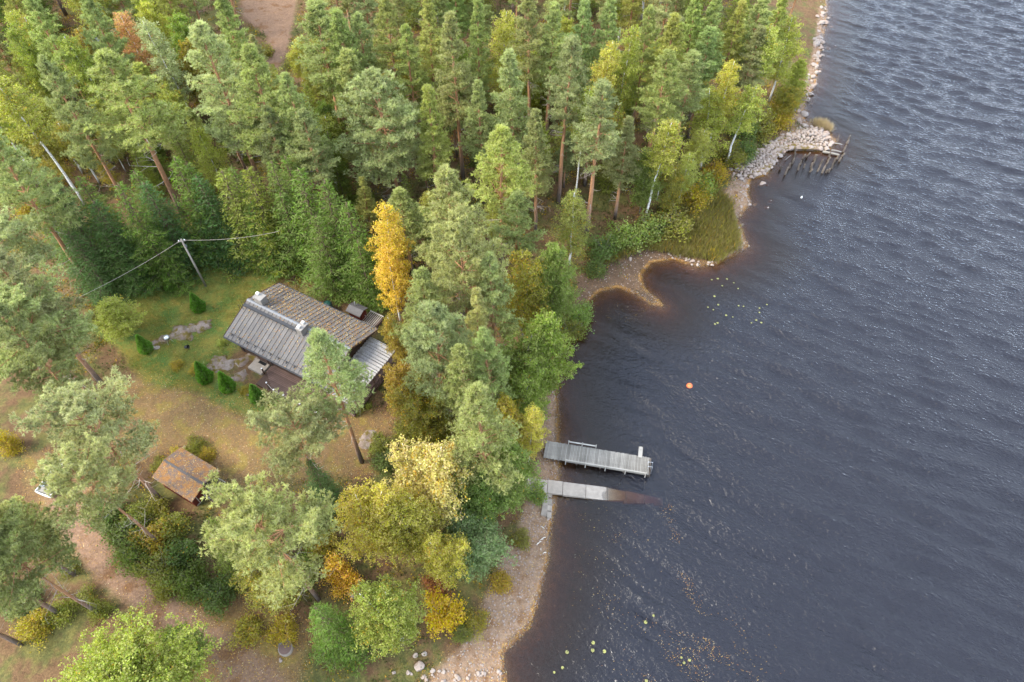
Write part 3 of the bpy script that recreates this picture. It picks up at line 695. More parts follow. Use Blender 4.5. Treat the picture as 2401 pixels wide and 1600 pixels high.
MB().add([(-HL / 2 - .02, -.16, HR + .0), (HL / 2 + .02, -.16, HR + .0), (HL / 2 + .02, 0, HR + .085), (-HL / 2 - .02, 0, HR + .085), (HL / 2 + .02, .16, HR + .0), (-HL / 2 - .02, .16, HR + .0)],
         [(0, 1, 2, 3), (3, 2, 4, 5), (0, 3, 5), (1, 4, 2), (0, 5, 4, 1)]).build('ridge_cap', M['metal_grey'], cabin)
def on_roof(x, y, up=0.0):
    return Vector((x, y, HR - abs(y) * (HR - HE) / (HW / 2) + .03 + up))
wk = MB(); a, b = on_roof(-HL / 2 + .1, -.62, .22), on_roof(.9, -.62, .22)
wk.bar(a, b, .26, .04).bar(on_roof(-HL / 2 + .1, -.80, .26), on_roof(.9, -.80, .26), .04, .05)
wk.build('roof_walkway', M['metal_dark'], cabin)
for i in range(9):
    x = -HL / 2 + .3 + i * .8; MB().bar(on_roof(x, -.62, .0), on_roof(x, -.62, .22), .03, .2, (0, 1, 0)).build('walkway_bracket', M['metal_dark'], cabin)
for y, nm in ((-HW / 2 + .42, 'snow_guard'),):
    sg_ = MB().tube([on_roof(-HL / 2 + .3, y, .16), on_roof(HL / 2 - .3, y, .16)], .018, 5).build(nm, M['metal_dark'], cabin)
    bm_ = MB().bar((0, -.16, .0), (0, .16, .0), .05, .03).bar((0, 0, 0), (0, .02, .17), .04, .05, (0, 1, 0)).bar((-.11, 0, .03), (.11, 0, .03), .05, .03).mesh('bracket', M['metal_dark'])
    for i in range(12):
        o = link(bpy.data.objects.new('bracket', bm_), sg_); o.location = on_roof(-HL / 2 + .75 + i * .93, y, .02)
for sg in (-1, 1):
    MB().bar((-HL / 2, sg * (HW / 2 + .06), HE - .06), (HL / 2, sg * (HW / 2 + .06), HE - .06), .11, .09).build('gutter', M['metal_dark'], cabin)
    for ex in (-1, 1):
        MB().bar((ex * (HL / 2 + .02), sg * (HW / 2), HE - .03), (ex * (HL / 2 + .02), sg * .01, HR - .03), .04, .2).build('bargeboard', M['wall_brown'], cabin)
for x in (-HL / 2 + .9, -1.6, 2.9): MB().tube([(x, -HW / 2 - .06, HE - .1), (x, y0 - .1, HE - .6), (x, y0 - .1, .15)], .04, 6).build('downpipe', M['metal_dark'], cabin)
def chimney(x, y, w, d, h, caps):
    base = on_roof(x, y).z - .3
    c = MB().box((x, y, base + (h + .3) / 2), (w, d, h + .3)).build('chimney', M['chimney_plaster'], cabin)
    MB().box((x, y, base + h + .34), (w + .12, d + .12, .08), bev=.03).build('chimney_slab', M['chimney_plaster'], c)
    for cx, cy_ in caps:
        MB().box((x + cx, y + cy_, base + h + .5), (.18, .18, .2)).box((x + cx, y + cy_, base + h + .64), (.28, .26, .05), bev=.03).build('vent_cap', M['white_plastic'], c)
chimney(-4.72, .45, .92, .72, .8, [(-.22, .08)])
chimney(.95, -.35, .62, .95, .62, [(-.02, .28), (-.02, -.28)])
for k in (0, 1):
    lad = MB(); yy = -.55 - k * .42
    lad.tube([on_roof(-HL / 2 + .3, yy, .02), on_roof(-HL / 2 + .02, yy, .55), on_roof(-HL / 2 - .25, yy, .35), Vector((-HL / 2 - .32, yy, HR - .9)), Vector((-HL / 2 - .32, yy, .3))], .022, 5)
    if k == 0:
        for i in range(10): lad.tube([(-HL / 2 - .32, -.55, .5 + i * .3), (-HL / 2 - .32, -.97, .5 + i * .3)], .015, 4)
    lad.build('ladder_rail', M['metal_dark'], cabin)
# leaves caught on the roof
def scatter_leaves(name, P, N=None, size=.075, parent=None, cols=('leaf_orange',), r=rng):
    n = len(P); A = unit(np.column_stack([r.normal(size=(n, 2)), r.normal(0, .25, n)])); L = size * r.uniform(.7, 1.5, n); W = size * r.uniform(.5, 1.0, n)
    B = unit(np.cross(A, np.column_stack([r.normal(0, .3, (n, 2)), np.ones(n)]))); V = np.empty((n, 4, 3))
    V[:, 0] = P; V[:, 1] = P + A * L[:, None] * .5 + B * W[:, None] * .5; V[:, 2] = P + A * L[:, None]; V[:, 3] = P + A * L[:, None] * .5 - B * W[:, None] * .5
    V[:, :, 2] += .012
    me = mesh_np(name, V.reshape(-1, 3), quads=np.arange(4 * n).reshape(-1, 4), mat=M['fallen'], attrs={'tint': ('FACE', r.random(n)), 'tint2': ('FACE', r.random(n))})
    return tag(link(bpy.data.objects.new(name, me), parent), kind='stuff')
_t = NT('fallen_leaf'); _c = _t.mix(_t.ramp(_t.attr('tint'), .25, .75), (.30, .13, .035), (.46, .29, .06)); _c = _t.mix(_t.ramp(_t.attr('tint'), .86, .93), _c, (.50, .42, .25))
M['fallen'] = _t.end(_t.bsdf(_t.hsv(_c, .5, 1, _t.ramp(_t.attr('tint2'), 0, 1, .55, 1.2)), .7, .2))
def roof_pts(n, sg, seam=.5):
    x = rng.uniform(-HL / 2, HL / 2, n); y = sg * rng.uniform(.05, HW / 2, n) ** 1.0
    k = rng.random(n) < seam; x = np.where(k, -HL / 2 + np.round((x + HL / 2) / (HL / 26)) * HL / 26 + rng.normal(0, .05, n), x)
    return np.column_stack([x, y, HR - np.abs(y) * (HR - HE) / (HW / 2) + .035])
scatter_leaves('leaf_litter', np.vstack([roof_pts(3000, 1, .6), roof_pts(650, -1, .75)]), size=.085, parent=cabin)

# terrace in front, slab, gable-end porch with corrugated roof
terr = empty('terrace', cabin.matrix_basis @ Vector((0, 0, 0)), HOUSE_T, 'brown plank terrace with rope railing along the front of the cabin', 'terrace')
pmx = {}
for i in range(15):
    y = -3.15 - i * .16; xa = -1.68 + max(0, i - 5) * .22; ln = 6.1 - xa
    MB().box((xa + ln / 2, y, .22 + random.uniform(-.004, .004)), (ln, .115, .03)).build('plank', M['deck_wood'], terr)
for (x, y) in ((-1.6, -4.3), (-.15, -5.3), (.95, -5.58), (2.1, -5.58), (4.0, -5.58), (5.9, -5.58)):
    po = MB().box((x, y, .55), (.1, .1, 1.15)).build('post', M['wall_brown'], terr); MB().lathe([(.07, 1.13), (.08, 1.18), (.03, 1.24)], 8, (x, y, 0)).build('post_cap', M['white_plastic'], po)
pp = [(-.15, -5.3), (.95, -5.58), (2.1, -5.58), (4.0, -5.58), (5.9, -5.58)]
for (a, b) in zip(pp, pp[1:]):
    MB().tube([(a[0], a[1], 1.0), ((a[0] + b[0]) / 2, (a[1] + b[1]) / 2, .86), (b[0], b[1], 1.0)], .02, 5).build('rope', M['pale_wood'], terr)
MB().box((2.2, -4.4, .1), (7.6, 2.2, .16)).build('joists', M['wall_brown'], terr)
slab = empty('entrance_slab', cabin.matrix_basis @ Vector((-2.7, -3.85, 0)), HOUSE_T, 'pale concrete slab in front of the cabin door', 'slab')
MB().box((0, 0, .1), (1.7, 1.25, .32), bev=.03).build('step', M['concrete'], slab); MB().box((.1, .42, .275), (.85, .3, .02)).build('door_mat', M['black_plastic'], slab)
porch = empty('porch', cabin.matrix_basis @ Vector((HL / 2, 0, 0)), HOUSE_T, 'porch with translucent corrugated roof at the lake end of the cabin', 'porch')
_t = NT('corrugated_plastic'); _n = _t.noise(_t.pos(), 2.5, 4, .6); _b = _t.bsdf(_t.mix(_t.ramp(_n, .35, .7), (.46, .45, .44), (.33, .31, .30)), .35, .5)
_tr = _t.n('ShaderNodeBsdfTranslucent'); _t.set(_tr.inputs['Color'], (.6, .58, .56)); _tp = _t.n('ShaderNodeBsdfTransparent'); _m1 = _t.n('ShaderNodeMixShader'); _m1.inputs[0].default_value = .35
_t.t.links.new(_b, _m1.inputs[1]); _t.t.links.new(_tr.outputs[0], _m1.inputs[2]); _m2 = _t.n('ShaderNodeMixShader'); _m2.inputs[0].default_value = .22
_t.t.links.new(_m1.outputs[0], _m2.inputs[1]); _t.t.links.new(_tp.outputs[0], _m2.inputs[2]); M['corrugated'] = _t.end(_m2.outputs[0])
PX0, PX1, PY0, PY1, PZ0, PZ1 = -.35, 2.55, -3.9, 3.0, 2.36, 2.10
nc = 7; wd = (PY1 - PY0) / nc
for i in range(nc):
    ya = PY0 + i * wd; K = 49; yy = np.linspace(0, wd + .04, K); V = []; F = []
    for xx, zz in ((PX0, PZ0), (PX1, PZ1)):
        V += [(xx, ya + q, zz + .06 * math.sin(q / .36 * 2 * math.pi) + (i % 2) * .006) for q in yy]
    F = [(j, j + 1, K + j + 1, K + j) for j in range(K - 1)]
    MB().add(V, F).build('roof_sheet', M['corrugated'], porch)
for x, z in ((PX0 + .1, PZ0 - .09), ((PX0 + PX1) / 2, (PZ0 + PZ1) / 2 - .09), (PX1 - .1, PZ1 - .09)): MB().bar((x, PY0, z), (x, PY1, z), .06, .1).build('rafter', M['pale_wood'], porch)
for y in (PY0 + .1, -.5, PY1 - .1): MB().box((PX1 - .15, y, 1.0), (.1, .1, 2.0)).build('post', M['wall_brown'], porch)
MB().box((1.05, -.45, .14), (2.9, 6.9, .22)).build('floor', M['deck_wood'], porch)
rl = MB().bar((PX1 - .1, PY0 + .1, 1.05), (PX1 - .1, PY1, 1.05), .09, .05).build('railing', M['deck_wood'], porch)
bal = MB().box((0, 0, 0), (.03, .09, .8)).mesh('baluster', M['deck_wood'])
for i in range(36): o = link(bpy.data.objects.new('baluster', bal), rl); o.location = (PX1 - .06, PY0 + .2 + i * .185, .62)
for i in range(13): o = link(bpy.data.objects.new('baluster', MB().box((0, 0, 0), (.09, .03, .8)).mesh('baluster', M['deck_wood'])), rl); o.location = (.2 + i * .18, PY0 + .1, .62)

# barrel, privy with wood rack behind the cabin
hm = Matrix.Translation((HOUSE_C[0], HOUSE_C[1], hz)) @ Matrix.Rotation(HOUSE_T, 4, 'Z')
br = empty('rain_barrel', hm @ Vector((-1.35, 5.0, 0)), 0, 'round dark green barrel behind the cabin roof edge', 'barrel')
MB().lathe([(.36, 0), (.46, .35), (.47, .7), (.42, 1.05), (.3, 1.16), (.12, 1.22)], 20).build('body', M['green_plastic'], br, True); MB().lathe([(.44, 1.0), (.46, 1.02), (.46, 1.06), (.43, 1.08)], 20).build('lid_rim', M['black_plastic'], br)
pv = empty('tool_shed', hm @ Vector((2.08, 5.5, -.1)), HOUSE_T, 'little dark red hut with black felt roof and flue behind the cabin', 'hut')
MB().box((0, 0, .85), (1.35, .95, 1.7)).build('wall', M['wall_red'], pv)
for sg in (-1, 1):
    MB().add([(-.86, 0, 2.02), (.86, 0, 2.02), (.86, sg * .68, 1.72), (-.86, sg * .68, 1.72), (-.86, 0, 1.97), (.86, 0, 1.97), (.86, sg * .68, 1.67), (-.86, sg * .68, 1.67)],
             [(0, 1, 2, 3), (7, 6, 5, 4), (3, 2, 6, 7), (0, 3, 7, 4), (1, 5, 6, 2)]).build('roof', M['roof_felt'], pv)
MB().add([(-.672, -.47, 1.7), (-.672, .47, 1.7), (-.672, 0, 1.96), (.672, -.47, 1.7), (.672, .47, 1.7), (.672, 0, 1.96)], [(0, 2, 1), (3, 4, 5), (0, 3, 5, 2), (1, 2, 5, 4)]).build('gable', M['wall_red'], pv)
d_ = MB().box((.69, 0, .85), (.04, .6, 1.5)).build('door', M['wall_red'], pv); MB().box((.72, .2, .95), (.03, .04, .14)).build('handle', M['white_plastic'], d_)
MB().tube([(-.3, .25, 1.8), (-.3, .25, 2.45)], .05, 8).build('flue', M['galvanised'], pv)
rk = empty('wood_rack', hm @ Vector((3.5, 5.85, -.1)), HOUSE_T, 'open pale wooden slat rack beside the little red hut', 'rack')
for y in (-.75, .75): MB().bar((-.8, y, .75 if y > 0 else .75), (.85, y, .75), .06, .07).build('rail', M['pale_wood'], rk)
for x in (-.7, .8):
    for y in (-.75, .75): MB().box((x, y, .36), (.07, .07, .72)).build('leg', M['wall_brown'], rk)
for i in range(8): MB().box((-.65 + i * .2, 0, .80), (.05, 1.6, .03)).build('slat', M['pale_wood'], rk)
MB().box((0, 0, .25), (1.5, 1.3, .4)).build('stacked_firewood', M['deck_wood'], rk)

# ------------------------------------------------------------------ the shed by the track
sz = 2.45
shed = empty('shed', (SHED_C[0], SHED_C[1], sz), SHED_T, 'small dark red shed with needle covered brown felt roof beside the track', 'shed')
SL, SW, SE, SR = 4.51, 3.2, 2.05, 2.52
bx0, bx1, by0, by1 = -SL / 2 + .2, SL / 2 - .75, -SW / 2 + .22, SW / 2 - .22; zt = SE + .05
sb = MB(); sb.add([(bx0, by0, 0), (bx1, by0, 0), (bx1, by1, 0), (bx0, by1, 0), (bx0, by0, zt), (bx1, by0, zt), (bx1, by1, zt), (bx0, by1, zt), (bx0, 0, SR - .06), (bx1, 0, SR - .06)],
                  [(0, 1, 5, 4), (2, 3, 7, 6), (1, 2, 6, 9, 5), (3, 0, 4, 8, 7), (4, 5, 9, 8), (6, 7, 8, 9), (3, 2, 1, 0)])
sw = sb.build('wall', M['wall_red'], shed)
bd = MB().box((0, 0, 0), (.03, .1, 1.0)).mesh('board', M['wall_red'])
for i in range(20):
    y = by0 + .07 + i * (by1 - by0 - .1) / 19; h = zt + (SR - .1 - zt) * (1 - abs(y) / (by1)) - .02
    o = link(bpy.data.objects.new('board', bd), sw); o.location = (bx1 + .02, y, h / 2); o.scale = (1, 1, h)
bd2 = MB().box((0, 0, 0), (.1, .03, zt - .05)).mesh('board', M['wall_red'])
for i in range(26):
    for yy in (by0 - .02, by1 + .02):
        o = link(bpy.data.objects.new('board', bd2), sw); o.location = (bx0 + .07 + i * (bx1 - bx0 - .1) / 25, yy, zt / 2)
_t = NT('needle_roof'); _p = _t.pos(); _n = _t.noise(_p, 2.2, 5, .65); _n2 = _t.noise(_p, 12, 4, .75)
_c = _t.mix(_t.ramp(_n, .42, .60), (.11, .085, .075), (.21, .105, .04)); _c = _t.mix(_t.ramp(_n2, .55, .7), _c, (.25, .15, .06)); _c = _t.hsv(_c, .5, 1, _t.ramp(_n2, .2, .8, .7, 1.25))
M['needle_roof'] = _t.end(_t.bsdf(_c, .95, .15, _t.bump(_n2, .6, .03)))
for sg in (-1, 1):
    MB().add([(-SL / 2, 0, SR), (SL / 2, 0, SR), (SL / 2, sg * SW / 2, SE), (-SL / 2, sg * SW / 2, SE), (-SL / 2, 0, SR - .07), (SL / 2, 0, SR - .07), (SL / 2, sg * SW / 2, SE - .07), (-SL / 2, sg * SW / 2, SE - .07)],
             [(0, 1, 2, 3), (7, 6, 5, 4), (3, 2, 6, 7), (0, 3, 7, 4), (1, 5, 6, 2)]).build('roof', M['needle_roof'], shed)
MB().add([(-SL / 2 + .02, -.17, SR - .035), (SL / 2 - .02, -.17, SR - .035), (SL / 2 - .02, 0, SR + .018), (-SL / 2 + .02, 0, SR + .018), (SL / 2 - .02, .03, SR + .01), (-SL / 2 + .02, .03, SR + .01)],
         [(0, 1, 2, 3), (3, 2, 4, 5)]).build('ridge_felt', M['roof_felt'], shed)
d_ = MB().box((bx1 + .06, -.55, .95), (.04, .8, 1.75)).build('door', M['wall_red'], shed); MB().box((bx1 + .09, -.25, 1.0), (.03, .05, .16)).build('handle', M['white_plastic'], d_)
MB().box((bx1 + .05, .55, .95), (.03, .8, 1.75)).build('doorway_dark', M['black_plastic'], shed)  # solid black panel painted as the dark of an open doorway
for y in (.12, 1.0, -.98): MB().box((bx1 + .07, y, .95), (.04, .05, 1.8)).build('door_trim', M['pale_wood'], shed)
MB().box((bx1 + .6, .4, .16), (1.1, 1.7, .1)).build('step', M['deck_wood'], shed)
for y in (-.45, 1.25): MB().tube([(bx1 + .3, y, .2), (bx1 + .3, y, .85), (bx1 + 1.15, y, .9)], .035, 6).build('handrail', M['pale_wood'], shed)
MB().box((-.1, 0, -.1), (SL - 1.1, SW - .6, .3)).build('foundation', M['concrete'], shed)
rp = np.column_stack([rng.uniform(-SL / 2, SL / 2, 900), rng.uniform(-SW / 2, SW / 2, 900), np.zeros(900)]); rp[:, 2] = SR - np.abs(rp[:, 1]) * (SR - SE) / (SW / 2)
scatter_leaves('leaf_litter', rp, size=.07, parent=shed)

# ------------------------------------------------------------------ pole and wires
p0 = ground(473, 658); pole_h = 6.7
pole = empty('utility_pole', p0, 0, 'grey wooden utility pole standing on the lawn behind the cabin', 'pole')
MB().tube([(0, 0, -.3), (0, 0, pole_h)], [.12, .085], 10).build('shaft', M['grey_wood'], pole, True)
MB().bar((-.35, -.1, pole_h - .25), (.35, .1, pole_h - .25), .08, .1).build('crossarm', M['grey_wood'], pole)
for s in (-1, 1): MB().lathe([(.05, 0), (.06, .06), (.03, .14)], 8, (s * .25, s * .07, pole_h - .2)).build('insulator', M['white_plastic'], pole)
MB().box((.14, 0, pole_h - .9), (.14, .12, .3)).build('junction_box', M['metal_grey'], pole)
tp_ = Vector((p0[0], p0[1], p0[2] + pole_h - .1))
for (e, lab) in ((Vector(tuple(plane(100, 720, 8.0))), 'overhead wire running from the pole to the left over dark spruces'), (Vector(tuple(plane(640, 532, 9.6))), 'overhead wire running from the pole to the right into the forest')):
    pts = []
    for i in range(25):
        s = i / 24; q = tp_.lerp(e, s); q.z -= 1.6 * s * (1 - s); pts.append(q)
    tag(MB().tube(pts, .018, 4).build('overhead_wire', M['dead_wood']), lab, 'wire')

# ------------------------------------------------------------------ dock and ramp
def P2(u, v, z): return Vector(tuple(plane(u, v, z)))
dz = .62
da = plane(1252, 1032, dz); db = plane(1495, 1072, dz); dv = (db - da)[:2]; dl = math.hypot(*dv); dt = math.atan2(dv[1], dv[0])
dock = empty('dock', (da[0], da[1], 0), dt, 'weathered grey plank dock reaching out over the dark water', 'dock')
DW = 1.75; npl = int(dl / .135); pl = [MB().box((0, 0, 0), (.122, DW + e, .035)).mesh('plank', M['grey_wood']) for e in (0, .04, -.03)]
for i in range(npl):
    o = link(bpy.data.objects.new('plank', pl[i % 3 if random.random() < .7 else 0]), dock); o.location = (.07 + i * .135, random.uniform(-.02, .02), dz - .02 + random.uniform(-.006, .006)); o.rotation_euler = (0, 0, random.uniform(-.008, .008))
for y in (-.75, .75): MB().bar((0, y, dz - .13), (dl, y, dz - .13), .1, .17).build('beam', M['rotten_wood'], dock)
for s, xa in ((-1, 2.0), (1, 2.0)):
    xb = dl - .35 if s < 0 else 4.6
    hr = MB().bar((xa, s * (DW / 2 + .1), dz + (.42 if s < 0 else .3)), (xb, s * (DW / 2 + .1), dz + (.42 if s < 0 else .3)), .10, .05).build('railing', M['pale_wood'], dock)
    for x in np.linspace(xa + .05, xb - .05, 5 if s < 0 else 3): MB().box((x, s * (DW / 2 + .1), dz + .05), (.08, .08, .9)).build('rail_post', M['pale_wood'], hr)
    if s < 0: MB().bar((xa, s * (DW / 2 + .1), dz + .12), (xb, s * (DW / 2 + .1), dz + .12), .05, .09).build('rail_board', M['grey_wood'], hr)
for x in np.linspace(.9, dl - .15, 5):
    for y in (-.7, .7): MB().tube([(x, y, -1.2 - .2 * x), (x, y, dz - .1)], .09, 8).build('pile', M['rotten_wood'], dock)
MB().box((dl - 1.0, DW / 2 + .35, dz + .06), (.36, 1.1, .05)).box((dl - 1.0, DW / 2 + .75, dz + .1), (.18, .3, .06)).build('springboard', M['pale_wood'], dock)
for y in (-.35, .1): MB().tube([(dl - .3, y, dz), (dl - .3, y, dz + .55), (dl + .1, y, dz + .6), (dl + .16, y, -.7)], .024, 6).build('swim_ladder', M['galvanised'], dock)
MB().box((dl - .02, 0, dz - .25), (.06, DW, .4)).build('end_board', M['rotten_wood'], dock)
ra = plane(1206, 1114, .55); rb_ = plane(1420, 1140, -.25); rv = (rb_ - ra)[:2]; rl_ = math.hypot(*rv); rt = math.atan2(rv[1], rv[0])
ramp = empty('boat_ramp', (ra[0], ra[1], 0), rt, 'pale concrete slab boat ramp running down under the water', 'ramp')
x = 0.0
for i, ln in enumerate((1.1, .9, 1.35, 2.05, 1.9, 1.7, 1.7, 1.7)):
    za, zb = (.80 - .115 * q_ - .13 * max(0, q_ - 7.3) for q_ in (x, x + ln)); y = random.uniform(-.03, .03)
    MB().add([(x + .02, -.62 + y, za), (x + ln - .02, -.62 + y, zb), (x + ln - .02, .62 + y, zb), (x + .02, .62 + y, za), (x + .02, -.62 + y, za - .3), (x + ln - .02, -.62 + y, zb - .2), (x + ln - .02, .62 + y, zb - .2), (x + .02, .62 + y, za - .2)],
             [(0, 1, 2, 3), (7, 6, 5, 4), (0, 4, 5, 1), (1, 5, 6, 2), (2, 6, 7, 3), (3, 7, 4, 0)]).build('concrete_panel', M['concrete'], ramp)
    x += ln

# ------------------------------------------------------------------ boat, grill, buoy, well and small things
bp = ground(132, 1112)
boat = empty('rowing_boat', bp, R(72), 'white rowing boat with white bow cover and outboard parked under a pine', 'boat')
hull = MB(); K = 13; ring = []
for i in range(K):
    s = i / (K - 1); xx = -1.3 + 4.2 * s; w = .72 * (1 - max(0, (s - .45) / .55) ** 2.2) + .02; kz = .06 + .42 * max(0, s - .6) ** 1.6
    pr = [(w, .62 + .18 * s * s), (w * .93, .36 + kz * .5), (w * .55, .12 + kz), (0, .06 + kz)]
    ring.append([(xx, y, z) for y, z in pr] + [(xx, -y, z) for y, z in pr[::-1][1:]])
for i in range(K - 1):
    a, b = ring[i], ring[i + 1]
    for j in range(6): hull.add([a[j], a[j + 1], b[j + 1], b[j]], [(0, 1, 2, 3)])
hull.add(ring[0], [tuple(range(7))])
ho = hull.build('hull', M['white_plastic'], boat); so = ho.modifiers.new('thick', 'SOLIDIFY'); so.thickness = .04
MB().add([(p[0], p[1] * .9, .33) for p in [ring[i][1] for i in range(0, 8)] + [ring[i][5] for i in range(7, -1, -1)]], [tuple(range(16))]).build('floorboards', M['grey_wood'], boat)
for xx in (-.95, -.1): MB().box((xx, 0, .52), (.42, 1.2, .05)).build('seat', M['grey_wood'], boat)
MB().add([(.7, .70, .70), (.7, -.70, .70), (1.8, -.6, .80), (2.85, 0, .82), (1.8, .6, .80), (.7, 0, .86), (1.9, 0, .95)], [(0, 5, 6, 4), (5, 1, 2, 6), (4, 6, 3), (6, 2, 3)]).build('bow_cover', M['white_plastic'], boat)
for s in (-1, 1):
    for i in range(8): MB().bar(ring[i][0 if s > 0 else 6], ring[i + 1][0 if s > 0 else 6], .06, .05).build('gunwale', M['trim_white'], boat)
om = empty('outboard_motor', Vector(tuple(ground(135, 1134))), R(40), 'dark blue outboard motor tilted at the stern of the white boat', 'motor')
MB().lathe([(.10, .62), (.20, .68), (.25, .82), (.24, 1.0), (.17, 1.1), (.06, 1.13)], 14).build('cowling', M['motor_blue'], om, True)
MB().tube([(0, 0, .65), (.1, 0, .2), (.18, 0, .02)], [.10, .07, .05], 8).build('leg', M['metal_dark'], om)
MB().lathe([(.02, 0), (.13, .01), (.02, .03)], 9, (.2, 0, .05), Matrix.Rotation(1.57, 3, 'Y')).build('propeller', M['galvanised'], om)
MB().tube([(0, 0, .8), (-.3, .1, .85), (-.55, .14, .84)], [.03, .03, .04], 6).build('tiller', M['black_plastic'], om)
MB().box((-.12, 0, .5), (.12, .3, .32)).build('bracket', M['galvanised'], om)
gp = ground(392, 790)
gr = empty('kettle_grill', gp + [0, 0, .25], 0, 'silver kettle grill on three legs standing on the bare rock', 'grill')
MB().lathe([(.04, .42), (.2, .47), (.28, .6), (.29, .66)], 16).build('bowl', M['black_plastic'], gr, True); MB().lathe([(.295, .66), (.28, .78), (.17, .88), (.03, .91)], 16).build('lid', M['galvanised'], gr, True)
for k in range(3):
    a = k * 2.09 + .4; MB().tube([(.15 * math.cos(a), .15 * math.sin(a), .5), (.33 * math.cos(a), .33 * math.sin(a), -.1)], .018, 5).build('leg', M['galvanised'], gr)
bk = empty('black_bucket', ground(428, 803) + [0, 0, .1], 0, 'small black bucket lying beside the bare rock', 'bucket')
MB().lathe([(.14, 0), (.2, .34), (.21, .36), (.18, .35), (.12, .04)], 14, (0, 0, .2), Matrix.Rotation(1.3, 3, 'Y')).build('pail', M['black_plastic'], bk); MB().tube([(.34, -.2, .25), (.5, 0, .4), (.34, .2, .25)], .01, 4).build('handle', M['metal_dark'], bk)
bo = empty('mooring_buoy', plane(1584, 888, 0) + [0, 0, -.1], 0, 'round orange mooring buoy floating off the dock', 'buoy')
MB().lathe([(.05, -.22), (.2, -.15), (.30, .02), (.31, .14), (.26, .3), (.14, .4), (.05, .43)], 18).build('ball', M['orange_plastic'], bo, True); MB().lathe([(.06, .42), (.07, .5), (.03, .52)], 10).build('eye', M['orange_plastic'], bo)
b2 = empty('marker_float', plane(1841, 456, 0), 0, 'tiny white marker float on the water south of the stone jetty', 'float')
MB().lathe([(.04, -.1), (.10, 0), (.11, .15), (.05, .3), (.04, .36)], 12).build('body', M['white_plastic'], b2, True); MB().tube([(0, 0, .34), (0, 0, .5)], .02, 5).build('stick', M['black_plastic'], b2)
wp = ground(658, 1492)
wl_o = empty('well_ring', wp, .4, 'low pale concrete well ring with brown lid beside the track', 'well')
MB().lathe([(.52, -.1), (.52, .35), (.44, .35), (.44, .1)], 22).build('ring', M['concrete'], wl_o); MB().lathe([(.46, .3), (.46, .4), (.05, .43)], 22).build('lid', M['deck_wood'], wl_o); MB().bar((-.4, .35, .45), (.35, .5, .5), .09, .06).build('lid_batten', M['grey_wood'], wl_o)
lg = empty('fallen_log', ground(924, 1410), 0, 'grey fallen log lying among birches near the shore', 'log')
a = ground(944, 1402) - ground(924, 1410); b = ground(905, 1442) - ground(924, 1410)
MB().tube([Vector(tuple(a)) + Vector((0, 0, .25)), Vector((0, 0, .18)), Vector(tuple(b)) + Vector((0, 0, .15))], [.12, .15, .17], 8).build('trunk', M['grey_wood'], lg); MB().tube([Vector((0, 0, .2)), Vector((.3, .2, .5))], [.04, .02], 5).build('stub', M['grey_wood'], lg)
cr_ = empty('plank_box', ground(818, 1360), .7, 'brown wooden plank box half hidden under the shore birches', 'box')
MB().box((0, 0, .3), (1.1, .9, .6)).build('body', M['deck_wood'], cr_)
for i in range(6): MB().box((-.48 + i * .19, 0, .63), (.17, 1.0, .04)).build('lid_plank', M['grey_wood'], cr_)
# far shed roof glimpsed in the upper left corner
fp = under_top(228, 66, 3.0)
fs = empty('far_shed', fp, .5, 'dark grey shed roof glimpsed between the trees at the upper left', 'shed')
MB().box((0, 0, 1.1), (3.4, 2.6, 2.2)).build('wall', M['wall_brown'], fs)
for sg in (-1, 1): MB().add([(-2, 0, 2.95), (2, 0, 2.95), (2, sg * 1.7, 2.15), (-2, sg * 1.7, 2.15), (-2, 0, 2.87), (2, 0, 2.87), (2, sg * 1.7, 2.07), (-2, sg * 1.7, 2.07)], [(0, 1, 2, 3), (7, 6, 5, 4), (3, 2, 6, 7), (0, 3, 7, 4), (1, 5, 6, 2)]).build('roof', M['metal_grey'], fs)
MB().add([(-1.7, -1.3, 2.2), (-1.7, 1.3, 2.2), (-1.7, 0, 2.8), (1.7, -1.3, 2.2), (1.7, 1.3, 2.2), (1.7, 0, 2.8)], [(0, 2, 1), (3, 4, 5)]).build('gable', M['wall_brown'], fs)

# ------------------------------------------------------------------ rocks
def rock_mesh(seed, sub, cuts=9, flat=.7):
    r = np.random.default_rng(seed); bm = bmesh.new(); bmesh.ops.create_icosphere(bm, subdivisions=sub, radius=1.0)
    co = np.array([v.co for v in bm.verts])
    for _ in range(cuts):
        n = unit(r.normal(size=(1, 3)))[0]; d = r.uniform(.5, .85); s = co @ n - d; co = co - np.where(s > 0, s, 0)[:, None] * n
    co *= [1, r.uniform(.7, .95), r.uniform(.75, 1.1) * flat]
    co += .03 * np.sin(co[:, [1, 2, 0]] * 7 + r.uniform(0, 6, 3))
    for v, c in zip(bm.verts, co): v.co = c
    me = bpy.data.meshes.new('rock'); bm.to_mesh(me); bm.free(); me.materials.append(M['granite'])
    if sub > 2: me.polygons.foreach_set('use_smooth', [True] * len(me.polygons)); 
    return me
ROCK = [rock_mesh(200 + i, 3) for i in range(6)]; STONE = [rock_mesh(300 + i, 2, 7) for i in range(6)]
def rock(name, p, s, label=None, cat='boulder', group=None, parent=None, lib=ROCK, sink=.25, zs=1.0):
    o = link(bpy.data.objects.new(name, random.choice(lib)), parent); o.location = (p[0], p[1], p[2] + s * (.45 - sink) * zs)
    o.rotation_euler = (random.uniform(-.25, .25), random.uniform(-.25, .25), random.uniform(0, 6.28)); o.scale = (s * random.uniform(.9, 1.2), s * random.uniform(.85, 1.1), s * zs * random.uniform(.85, 1.1))
    if label: tag(o, label, cat, group)
    return o
def at_z(u, v):
    p = plane(u, v, .15); p[2] = max(gz(p[0], p[1]), -.3); return p
